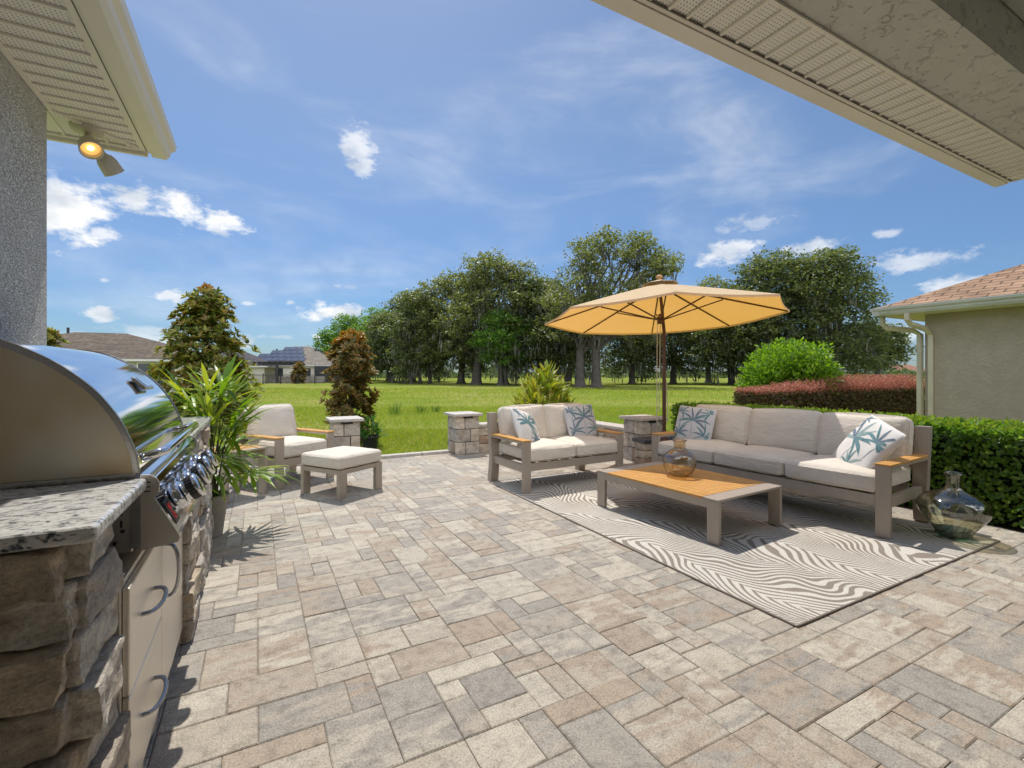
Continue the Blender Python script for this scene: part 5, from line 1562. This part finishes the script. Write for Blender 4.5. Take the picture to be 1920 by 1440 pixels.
# this hedge runs along x, so it is built along y and turned
def red_hedge():
    rng = np.random.default_rng(31)
    x0, x1, y0, y1, h = 9.65, 17.5, 6.55, 7.2, .96
    t = thing('red_hedge', 'trimmed reddish hedge with pink new shoots in front of the round bush', 'hedge', ((x0+x1)/2, (y0+y1)/2, 0))
    cx, cy = (x0+x1)/2, (y0+y1)/2; w, l = x1-x0, y1-y0
    b = MB(); b.box(-w/2 + .15, w/2 - .15, -l/2 + .12, l/2 - .12, -.03, h - .12, .05); b.build('dark_core', pm('red_hedge_twigs', (.05,.032,.022), (.02,.014,.010), 25, .95), t)
    n = 26000
    k = rng.choice(3, n, p=(.55, .35, .10)); u = rng.random(n); v = rng.random(n); dep = rng.random(n)**1.5*.14
    P = np.zeros((n, 3)); Nn = np.zeros((n, 3))
    s = k == 0; P[s] = np.stack([(u[s]-.5)*w, -l/2 + dep[s], v[s]*h], 1); Nn[s] = (0, -1, .3)
    s = k == 1; P[s] = np.stack([(u[s]-.5)*w, (v[s]-.5)*l, h - dep[s]*.6], 1); Nn[s] = (0, 0, 1)
    s = k == 2; P[s] = np.stack([-w/2 + dep[s], (u[s]-.5)*l, v[s]*h], 1); Nn[s] = (-1, 0, .3)
    ax = unit(rng, n)*.8 + Nn*.4
    link_mesh('foliage', leaf_mesh('foliage', P, ax, .062*rng.uniform(.6, 1.2, n), .034*rng.uniform(.7, 1.2, n), rng, .2, True, Nn + unit(rng, n)*.6), LORO, t)
    # upright pink shoots
    m = 3000
    c = np.stack([(rng.random(m)-.5)*w, (rng.random(m)-.5)*l, np.full(m, h - .04)], 1)
    grow = .08 + .24*np.clip((c[:,0] + w/2)/(w*.45), .15, 1)
    S = 11
    q = np.tile(np.linspace(0, 1, S), m)
    d = np.repeat(np.stack([rng.normal(0, .35, m), rng.normal(0, .35, m), np.ones(m)], 1), S, 0)
    P = np.repeat(c, S, 0) + d * (np.repeat(grow*rng.uniform(.5, 1.4, m), S)*q)[:,None]
    ax = unit(rng, len(P)); ax[:,2] = np.abs(ax[:,2])*.6 + .2
    link_mesh('tip_growth', leaf_mesh('tip_growth', P, ax, .048*rng.uniform(.6, 1.2, len(P)), .026*rng.uniform(.7, 1.2, len(P)), rng, .2, False), LOROT, t)
red_hedge()

def round_bush():
    rng = np.random.default_rng(41); rr = random.Random(41)
    x, y = at(1480, 12.9)
    t = thing('round_bush', 'big round bright green bush behind the reddish hedge', 'bush', (x, y, 0))
    b = MB()
    P = []; A = []
    H = 2.36; rx = 1.24
    for k in range(430):
        a = rr.uniform(0, 2*math.pi); e = math.asin(rr.uniform(-.25, 1))
        d = Vector((math.cos(e)*math.cos(a)*rx, math.cos(e)*math.sin(a)*rx*.95, math.sin(e)*1.12))
        s = rr.uniform(.84, 1.02) if rr.random() > .12 else rr.uniform(1.0, 1.14)
        tip = Vector((0, 0, 1.22)) + d*s
        root = Vector((0, 0, .75)) + d*.45
        dirv = (tip - root); out = dirv.normalized()
        if k % 6 == 0: b.tube([(0, 0, 0), Vector((0, 0, .6)) + d*.2, root + dirv*.6], [.02, .012, .005], 5, cap=False)
        nl = 34
        for j in range(nl):
            q = .30 + .70*j/nl
            c = root.lerp(tip, q)
            for _ in range(1):
                side = Vector(unit(rng, 1)[0]); side = (side - out*side.dot(out)).normalized()
                P.append(c + side*rr.uniform(.01, .11)); A.append(out*.55 + side*.8 + Vector((0, 0, .15)))
    b.build('stems', M['bark'], t)
    P = np.array(P); A = np.array(A); n = len(P)
    mt = leafmat('lime_green_leaves', [(.10,.20,.018), (.17,.31,.025), (.24,.40,.034), (.33,.48,.045)], .52, .35, .5, (1.2, 1.25, .4))
    link_mesh('foliage', leaf_mesh('foliage', P, A, rng.uniform(.085, .135, n), rng.uniform(.04, .06, n), rng, .2, True), mt, t)
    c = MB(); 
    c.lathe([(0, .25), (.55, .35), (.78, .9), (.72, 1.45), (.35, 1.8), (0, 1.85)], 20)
    c.build('shade_core', pm('bush_shaded_twigs', (.012,.024,.006), (.006,.012,.004), 14, .95), t)  # dark solid core; the bush's inner shade is painted into it
round_bush()

# ------------------------------------------------------------------ strap leaved plants and pots
def strap(V, F, base, d, ln, w, droop, seg=6, fold=.25, twist=0):
    """one long blade that arches over"""
    p = Vector(base); d = Vector(d).normalized()
    b0 = len(V)
    side = d.cross(Vector((0, 0, 1)))
    side = side.normalized() if side.length > 1e-4 else Vector((1, 0, 0))
    for k in range(seg + 1):
        q = k/seg
        wd = w*(.35 + 1.3*q if q < .45 else .935*(1 - ((q - .45)/.55)**2.2) + .02)
        nrm_ = side.cross(d)
        V.append(p - side*wd*.5 + nrm_*wd*fold); V.append(p.copy()); V.append(p + side*wd*.5 + nrm_*wd*fold)
        d = (d + Vector((0, 0, -droop/seg*(.4 + 1.4*q)))).normalized()
        p = p + d*ln/seg
    for k in range(seg):
        a = b0 + k*3
        F.append((a, a+1, a+4, a+3)); F.append((a+1, a+2, a+5, a+4))

def pot(t, r0, r1, h, m):
    b = MB(); b.lathe([(0, 0), (r0, 0), (r0*1.02, .01), (r1*.94, h*.86), (r1, h*.88), (r1*1.02, h), (r1*.90, h), (r1*.88, h - .05)], 32); b.build('planter', m, t)
    s = MB(); s.lathe([(r1*.9, h - .045), (r1*.5, h - .035), (0, h - .03)], 24); s.build('soil', M['soil'], t)

PALM = leafmat('lady_palm_leaves', [(.13,.26,.022), (.20,.35,.03), (.28,.41,.036), (.42,.46,.05), (.09,.19,.02)], .48, .35, .5, (1.2, 1.2, .4))
def lady_palm():
    rr = random.Random(5)
    t = thing('potted_palm', 'lady palm with fan leaves in a tapered grey pot at the kitchen island end', 'plant', (-.36, 4.83, 0))
    pot(t, .095, .145, .36, M['pot_grey'])
    V = []; F = []
    st = MB()
    for k in range(30):
        a = rr.uniform(0, 2*math.pi); h = .36 + .92*((k + .5)/30)**.8
        rad = rr.uniform(.06, .30) * (1.25 - .45*h)
        root = Vector((rr.uniform(-.05, .05), rr.uniform(-.05, .05), .32))
        c = Vector((math.cos(a)*rad + .02, math.sin(a)*rad, h))
        mid = root.lerp(c, .5) + Vector((0, 0, .12))
        st.tube([root, mid, c], [.007, .005, .0035], 5, cap=False)
        out = (c - mid).normalized()
        out = (out + Vector((math.cos(a)*.55, math.sin(a)*.55, .05))).normalized()
        side = out.cross(Vector((0, 0, 1))).normalized(); nrm_ = side.cross(out)
        nb = rr.randint(7, 10); ln = rr.uniform(.30, .47)
        for j in range(nb):
            f = (j/(nb-1) - .5) * R(190)
            d = out*math.cos(f) + side*math.sin(f) + nrm_*(.18*math.cos(f*1.2) + rr.uniform(-.06, .1))
            strap(V, F, c, d, ln*(1 - .25*abs(f)/1.7)*rr.uniform(.85, 1.1), rr.uniform(.032, .052), rr.uniform(.35, .85), 6, .12)
    # older blades hanging over the pot rim
    for k in range(16):
        a = rr.uniform(0, 2*math.pi); c = Vector((math.cos(a)*.10, math.sin(a)*.10, rr.uniform(.48, .68)))
        for j in range(3):
            strap(V, F, c, (math.cos(a + (j-1)*.5), math.sin(a + (j-1)*.5), rr.uniform(-.1, .5)), rr.uniform(.25, .36), rr.uniform(.03, .042), rr.uniform(1.2, 2.0), 6, .12)
    st.build('stems', pm('palm_cane', (.10,.085,.04), (.06,.07,.025), 20, .8), t)
    b = MB(); b.add(V, F, 0, True); b.build('fronds', PALM, t)
lady_palm()

CORDY = leafmat('yellow_green_strap_leaves', [(.16,.24,.028), (.24,.31,.034), (.36,.38,.045), (.46,.42,.06), (.18,.22,.034)], .45, .35, .5, (1.2, 1.15, .4))
def strap_plant(name, label, px, depth, h, r, seed, mt, nst, n_bl, ln, wd, potted=None, z0=0.0, group=None):
    rr = random.Random(seed)
    x, y = at(px, depth)
    t = thing(name, label, 'plant', (x, y, z0), 0, group)
    if potted: pot(t, potted[0], potted[1], potted[2], M['pot_black'])
    V = []; F = []; st = MB()
    for k in range(nst):
        a = k*2.4 + rr.uniform(-.4, .4); q = math.sqrt((k + .5)/nst)
        hh = h*(1 - .62*q**1.5)*rr.uniform(.85, 1.0) if k else h
        c = Vector((math.cos(a)*q*r*.72, math.sin(a)*q*r*.72, hh*.72))
        st.tube([(c.x*.35, c.y*.35, .0), c*.6, c], [.016, .012, .008], 5, cap=False)
        ax = Vector((c.x*.5, c.y*.5, 1.0)).normalized()
        for j in range(n_bl):
            f = j*2.4 + rr.uniform(-.3, .3); u = rr.uniform(.15, 1.15)
            d = ax*math.cos(u) + Vector((math.cos(f), math.sin(f), 0))*math.sin(u)
            strap(V, F, c - ax*rr.uniform(0, .16)*h*.6, d, ln*rr.uniform(.7, 1.15), wd*rr.uniform(.75, 1.15), rr.uniform(.25, .9), 6, .2)
    st.build('stems', pm(name + '_stem', (.12,.10,.04), None, 18, .8), t)
    b = MB(); b.add(V, F, 0, True); b.build('foliage', mt, t)
    return t
strap_plant('strap_leaf_plant', 'yellow green strap leaved clump rising behind the loveseat back', 1020, 9.9, 1.92, .80, 8, CORDY, 28, 12, .52, .07)
GINGER = leafmat('broad_green_leaves', [(.05,.14,.02), (.08,.20,.025), (.12,.25,.03)], .36, .35, .5, (1.2, 1.25, .4))
strap_plant('ginger_plant', 'leafy green plant in a black nursery pot beside the stone pillar', 694, 8.9, .78, .26, 9, GINGER, 9, 7, .24, .05, (.12, .16, .26), -.03)
def broad_leaf():
    x, y = at(672, 9.0)
    t = thing('broad_leaf_plant', 'single stemmed plant with one upright bright green paddle leaf by the pillar', 'plant', (x, y, -.03))
    V = []; F = []
    strap(V, F, (0, 0, .35), (-.12, .0, 1), .42, .17, .12, 8, .14)
    strap(V, F, (0, 0, .30), (.6, -.4, .55), .40, .13, 1.0, 8, .16)
    strap(V, F, (.02, 0, .28), (.8, .3, .35), .34, .11, .9, 8, .16)
    st = MB(); st.tube([(0, 0, 0), (.01, 0, .2), (0, 0, .37)], [.016, .012, .008], 6); st.build('stems', M['leaf_mint'], t)
    b = MB(); b.add(V, F, 0, True); b.build('foliage', GINGER, t)
broad_leaf()
TUFT = leafmat('tall_grass_blades', [(.06,.13,.02), (.09,.17,.03), (.13,.20,.04)], .35, .6, .3)
for i, (px, d, lb) in enumerate(((741, 16.2, 'tall dark grass tuft in the lawn just right of the bronze magnolia'), (791, 17.0, 'small dark grass tuft in the lawn left of the free standing pillar'), (818, 17.4, 'pale short grass tuft in the lawn nearest the free standing pillar'))):
    rr = random.Random(60 + i); x, y = at(px, d)
    V = []; F = []
    for k in range(60):
        a = rr.uniform(0, 6.28); q = rr.random()*.25
        strap(V, F, (math.cos(a)*q, math.sin(a)*q, -.03), (math.cos(a)*.35, math.sin(a)*.35, 1), rr.uniform(.25, .55)*(1 - .2*i), .012, rr.uniform(.1, .8), 4, .1)
    b = MB(); b.add(V, F, 0, True); o = tag(b.build('grass_tuft', TUFT), lb, 'grass tuft', 'grass tufts in the lawn'); o.location = (x, y, 0)

# ------------------------------------------------------------------ outdoor kitchen island
CT = 1.05                                     # counter height
def build_island():
    t = thing('kitchen_island', 'ledgestone outdoor kitchen island with white granite counter against the house wall', 'kitchen island', (-.68, 3.0, 0))
    rng = random.Random(17)
    # core, open where the grill sits
    c = MB()
    c.box(-1.005, -.45, 1.50, 1.98, -.02, CT - .041); c.box(-1.005, -.45, 3.14, 4.50, -.02, CT - .041)
    c.box(-1.005, -.45, 1.981, 3.139, -.02, .79)
    c.build('core', M['mortar'], t, True)
    b = MB()
    def course(z0, z1, lo, hi, face, fixed):
        p = lo + (0 if face == 'y' else rng.uniform(-.06, 0))
        while p < hi - .03:
            ln = rng.uniform(.20, .42); e = min(hi, p + ln)
            if hi - e < .09: e = hi
            j = rng.uniform(-.020, .022)
            if face == 'x':
                stone_box(b, -.50, fixed + j, max(lo, p) + .002, e - .002, z0, z1, .011, rng, 11, edge=.005, jit=(.014, .006, .006))
            else:
                stone_box(b, p + .002, e - .002, fixed + j, 1.56, z0, z1, .011, rng, 15, edge=.004, jit=(.012, .022, .007))
            p = e
    top = CT - .045
    zs = [0]
    while zs[-1] < top - .06:
        zs.append(min(top, zs[-1] + rng.uniform(.085, .15)))
    if top - zs[-1] > 0: zs[-1] = top
    for z0, z1 in zip(zs[:-1], zs[1:]):
        z0 += .003; z1 -= .003
        course(z0, z1, -1.0, -.385 + rng.uniform(-.015, .012), 'y', 1.43)         # end facing the camera
        course(z0, z1, 1.50, 1.776, 'x', -.350)                                    # left of the drawers
        course(z0, z1, 3.14 if z1 > .80 else 2.965, 4.545, 'x', -.335 + .025*(1 - z0))             # right of the doors
        p = -1.0
    for z0, z1 in ((0, .065), (.785, .80)):
        if z1 - z0 > .03:
            p = 1.77
            while p < 2.95:
                e = min(2.955, p + rng.uniform(.2, .35)); stone_box(b, -.50, -.352 + rng.uniform(-.01, .014), p + .002, e - .002, z0, z1, .008, rng, 6, edge=.01); p = e
    # far end
    for z0, z1 in zip(zs[:-1], zs[1:]):
        p = -1.0
        while p < -.40:
            e = min(-.40, p + rng.uniform(.2, .33)); stone_box(b, p + .002, e - .002, 4.46, 4.55 + rng.uniform(-.01, .012), z0 + .003, z1 - .003, .011, rng, 5, edge=.012); p = e
    b.build('stone_veneer', M['ledge'], t, True)
    g = MB()
    def slab(x0, x1, y0, y1):
        bm = bmesh.new(); bmesh.ops.create_cube(bm, size=1)
        for v in bm.verts: v.co = Vector(((x0+x1)/2 + v.co.x*(x1-x0), (y0+y1)/2 + v.co.y*(y1-y0), CT - .02 + v.co.z*.04))
        bmesh.ops.bevel(bm, geom=list(bm.edges), offset=.011, segments=3, profile=.5, affect='EDGES')
        bm.verts.index_update(); g.add([v.co[:] for v in bm.verts], [[v.index for v in f.verts] for f in bm.faces], 0); bm.free()
    slab(-1.006, -.325, 1.415, 1.985); slab(-1.006, -.325, 3.155, 4.585); slab(-1.006, -.80, 1.986, 3.154)
    g.build('countertop', M['granite'], t, True)
    # stainless drawers and door in a common frame
    fx = -.352
    f = MB()
    f.box(-.44, fx - .004, 1.775, 2.955, .07, .775); f.build('door_frame', M['steel_door'], t, True)
    def handle(o, pts, r=.0075):
        h = MB(); h.tube(pts, [r*1.25] + [r]*(len(pts)-2) + [r*1.25], 10); h.build('handle', M['mirror'], o, True)
    def panel(name, y0, y1, z0, z1):
        q = MB(); q.box(fx - .003, fx + .016, y0, y1, z0, z1, .004); o = q.build(name, M['steel_door'], t, True); return o
    def arc_h(y0, y1, z):
        pts = []
        for k in range(13):
            a = math.pi*k/12; pts.append((fx + .012 + .05*math.sin(a)**.6, y0 + (y1-y0)*(1 - math.cos(a))/2, z))
        return pts
    def arc_v(y, z0, z1):
        pts = []
        for k in range(13):
            a = math.pi*k/12; pts.append((fx + .012 + .05*math.sin(a)**.6, y, z0 + (z1-z0)*(1 - math.cos(a))/2))
        return pts
    def reloc(o): return o
    o = panel('drawer', 1.800, 2.335, .43, .755); H1 = arc_h(1.97, 2.19, .60)
    h = MB(); h.tube(H1, .0075, 10); h.build('handle', M['handle_steel'], o).location = (0, 0, 0)
    for v in o.children[0].data.vertices: v.co -= Vector(t.location)
    o = panel('drawer', 1.800, 2.335, .095, .424)
    h = MB(); h.tube(arc_h(1.97, 2.19, .265), .0075, 10); hh = h.build('handle', M['handle_steel'], o)
    for v in hh.data.vertices: v.co -= Vector(t.location)
    o = panel('cabinet_door', 2.350, 2.935, .095, .755)
    h = MB(); h.tube(arc_v(2.425, .47, .69), .0075, 10); hh = h.build('handle', M['handle_steel'], o)
    for v in hh.data.vertices: v.co -= Vector(t.location)
    s = MB(); s.box(fx + .0165, fx + .0172, 2.86, 2.90, .70, .715); s.build('maker_plate', M['black'], t, True)
build_island()

def build_grill():
    t = thing('gas_grill', 'built in stainless gas grill with domed hood and chrome knobs', 'grill', (-.60, 2.55, CT))
    y0, y1 = 2.0, 3.12
    # hood profile in x,z (front low to back)
    hood = [(-.352, 1.066), (-.354, 1.085), (-.360, 1.13), (-.376, 1.18), (-.398, 1.235), (-.430, 1.292), (-.468, 1.345), (-.512, 1.39), (-.562, 1.432), (-.62, 1.468), (-.68, 1.497), (-.74, 1.510), (-.81, 1.512), (-.87, 1.495), (-.93, 1.45), (-.965, 1.37), (-.975, 1.2), (-.975, 1.066)]
    def dense(pts, n=4):
        out = []
        for (a, b_) in smooth_prof2(pts, n): out.append((a, b_))
        return out
    def smooth_prof2(pts, n):
        P = [Vector((p[0], p[1], 0)) for p in pts]; out = []
        for i in range(len(P) - 1):
            p0, p1, p2, p3 = P[max(0, i-1)], P[i], P[i+1], P[min(len(P)-1, i+2)]
            for k in range(n):
                u = k/n; q = .5*((2*p1) + (p2-p0)*u + (2*p0-5*p1+4*p2-p3)*u*u + (3*p1-p0-3*p2+p3)*u**3); out.append((q.x, q.y))
        out.append((P[-1].x, P[-1].y)); return out
    H = smooth_prof2(hood, 4)
    def shell(name, mt, ya, yb, infl, parent):
        b = MB()
        cx, cz = -.66, 1.066
        P = [(cx + (p[0]-cx)*infl, cz + (p[1]-cz)*infl) for p in H]
        V = []; F = []
        for y in np.linspace(ya, yb, 12): V += [(p[0], y, p[1]) for p in P]
        n = len(P)
        for j in range(11):
            for i in range(n - 1): F.append((j*n + i, j*n + i + 1, (j+1)*n + i + 1, (j+1)*n + i))
        b.add(V, F, 0, True)
        return b.build(name, mt, parent, False)
    def fix(o):
        for v in o.data.vertices: v.co -= Vector(t.location)
        return o
    hd = fix(shell('hood', M['mirror'], y0 + .012, y1 - .012, 1.0, t))
    for ya, yb in ((y0, y0 + .010), (y1 - .010, y1)):
        b = MB(); b.prism(H, 'y', ya + .002, yb - .002); fix(b.build('hood_end', M['steel_warm'], hd))
        # rolled edge band over the end
        b = MB(); n = len(H); cx, cz = -.66, 1.066
        V = []
        for (y, s) in ((ya - .003, 1.0), (ya - .003, 1.012), (yb + .004, 1.012), (yb + .004, 1.0)):
            V += [(cx + (p[0]-cx)*s, y, cz + (p[1]-cz)*s) for p in H]
        V += [(cx + (p[0]-cx)*.955, ya - .001, cz + (p[1]-cz)*.955) for p in H]
        F = []
        for r_ in range(3):
            for i in range(n-1): F.append((r_*n + i, r_*n + i + 1, (r_+1)*n + i + 1, (r_+1)*n + i))
        for i in range(n-1): F.append((4*n + i, 4*n + i + 1, i + 1, i))
        b.add(V, F, 0, True); fix(b.build('hood_trim', M['steel'], hd))
    # handle bar with bent ends
    b = MB()
    pts = [(-.352, y0 + .06, 1.108), (-.315, y0 + .055, 1.118), (-.292, y0 + .075, 1.125), (-.286, y0 + .13, 1.128), (-.286, 2.56, 1.128), (-.286, y1 - .13, 1.128), (-.292, y1 - .075, 1.125), (-.315, y1 - .055, 1.118), (-.352, y1 - .06, 1.108)]
    b.tube([Vector(p) for p in pts], .016, 14); fix(b.build('handle', M['mirror'], hd))
    # thermometer window on the hood shoulder
    b = MB()
    b.T = Matrix.Translation((-.462, 2.70, 1.352)) @ Matrix.Rotation(R(44), 4, 'Y')
    b.box(-.038, .038, -.085, .085, -.004, .012, .008); o = fix(b.build('thermometer', M['steel'], hd))
    b = MB(); b.T = Matrix.Translation((-.462, 2.70, 1.352)) @ Matrix.Rotation(R(44), 4, 'Y')
    b.box(-.026, .026, -.055, .055, .0125, .0135); fix(b.build('hood_badge', M['mirror'], hd))
    # body below the hood
    b = MB(); b.box(-.97, -.360, y0 + .004, y1 - .004, CT - .012, CT + .0145); b.build('base_rim', M['steel'], t, True)
    b = MB(); b.box(-.96, -.372, y0 + .012, y1 - .012, .80, CT - .0125); b.build('firebox', M['steel_plain'], t, True)
    b = MB(); b.box(-.372, -.345, y0 + .002, y1 - .002, .812, CT - .0128); b.build('front_bracket', M['steel'], t, True)
    b = MB()
    for (x, z) in ((-.395, .872), (-.365, .835), (-.415, .835)):
        b.T = Matrix.Translation((x, y0 + .0115, z)) @ Matrix.Rotation(R(90), 4, 'X'); b.lathe([(.0, .004), (.006, .003), (.007, -.001)], 12)
    b.T = Matrix.Identity(4)
    for z in (.885, .925): b.box(-.402, -.396, y0 + .0095, y0 + .0118, z, z + .024)
    b.build('screws', M['black'], t, True)
    # control panel: side plate profile swept across, bull nose at the top
    prof = [(-.342, 1.060), (-.318, 1.058), (-.300, 1.046), (-.291, 1.026), (-.294, .998), (-.306, .980), (-.238, .848), (-.234, .832), (-.240, .820), (-.342, .808)]
    for ya, yb in ((y0 - .018, y0 - .004), (y1 + .004, y1 + .018)):
        b = MB(); b.prism(prof, 'y', ya, yb); b.build('panel_side', M['steel_plain'], t, True)
    b = MB(); ins = [(p[0] - .004, p[1] - .001) for p in prof]; b.prism(ins, 'y', y0 - .003, y1 + .003, 0)
    b.build('control_panel', M['mirror'], t, True)
    b = MB()
    for z in (1.032, 1.017, 1.002): b.box(-.332, -.316, y0 - .0195, y0 - .0178, z, z + .004)
    b.build('vent_slots', M['black'], t, True)
    # knobs on the sloping face
    p0 = Vector((-.310, 0, .977)); p1 = Vector((-.242, 0, .847)); nrm_ = Vector((.886, 0, .463)).normalized()
    for y in (2.32, 2.56, 2.80, 3.02):
        c = p0.lerp(p1, .50); c.y = y
        q = nrm_.to_track_quat('Z', 'Y').to_matrix().to_4x4()
        k = MB(); k.T = Matrix.Translation(c) @ q
        k.lathe([(.058, -.004), (.058, .012), (.050, .019), (.040, .022), (.040, .036)], 32)
        o = k.build('knob', M['mirror'], t, True)
        g = MB(); g.T = Matrix.Translation(c) @ q
        V = []; n = 48
        pr = [(.040, .036), (.048, .038), (.048, .064)]
        for (r_, z) in pr:
            for i in range(n): a = 2*math.pi*i/n; rr = r_*(1 + (.03 if i % 2 else -.02)); V.append((rr*math.cos(a), rr*math.sin(a), z))
        g.add(V, [(r_*n + i, r_*n + (i+1) % n, (r_+1)*n + (i+1) % n, (r_+1)*n + i) for r_ in range(2) for i in range(n)], 0, False)
        g.build('knob_grip', M['black'], o, True)
        for v in o.children[-1].data.vertices: pass
        f_ = MB(); f_.T = Matrix.Translation(c) @ q; f_.lathe([(.048, .064), (.051, .066), (.051, .076), (.044, .081), (0, .082)], 32); f_.build('knob_face', M['mirror'], o, True)
        for ch in o.children:
            for v in ch.data.vertices: v.co -= Vector(t.location) - Vector(o.location)
    q = nrm_.to_track_quat('Z', 'Y').to_matrix().to_4x4()
    c = p0.lerp(p1, .55); c.y = 2.085
    b = MB(); b.T = Matrix.Translation(c) @ q; b.box(-.038, .038, -.045, .045, -.004, .003, .002); o = b.build('badge', M['black'], t, True)
    b = MB(); b.T = Matrix.Translation(c) @ q
    rr = random.Random(4)
    for i, (u, v, w, h) in enumerate(((-.022,-.030,.006,.022),(-.022,-.030,.018,.006),(-.010,-.014,.006,.020),(.004,-.030,.006,.024),(.004,-.018,.016,.005),(-.020,.006,.006,.024),(-.020,.014,.018,.006),(-.006,.004,.005,.026),(.008,.006,.006,.024),(.008,.020,.014,.006))):
        b.box(u, u + w, v, v + h, .0032, .0042)
    x = b.build('red_lettering', M['red'], o, True)
    for v in x.data.vertices: v.co -= Vector(t.location)
build_grill()
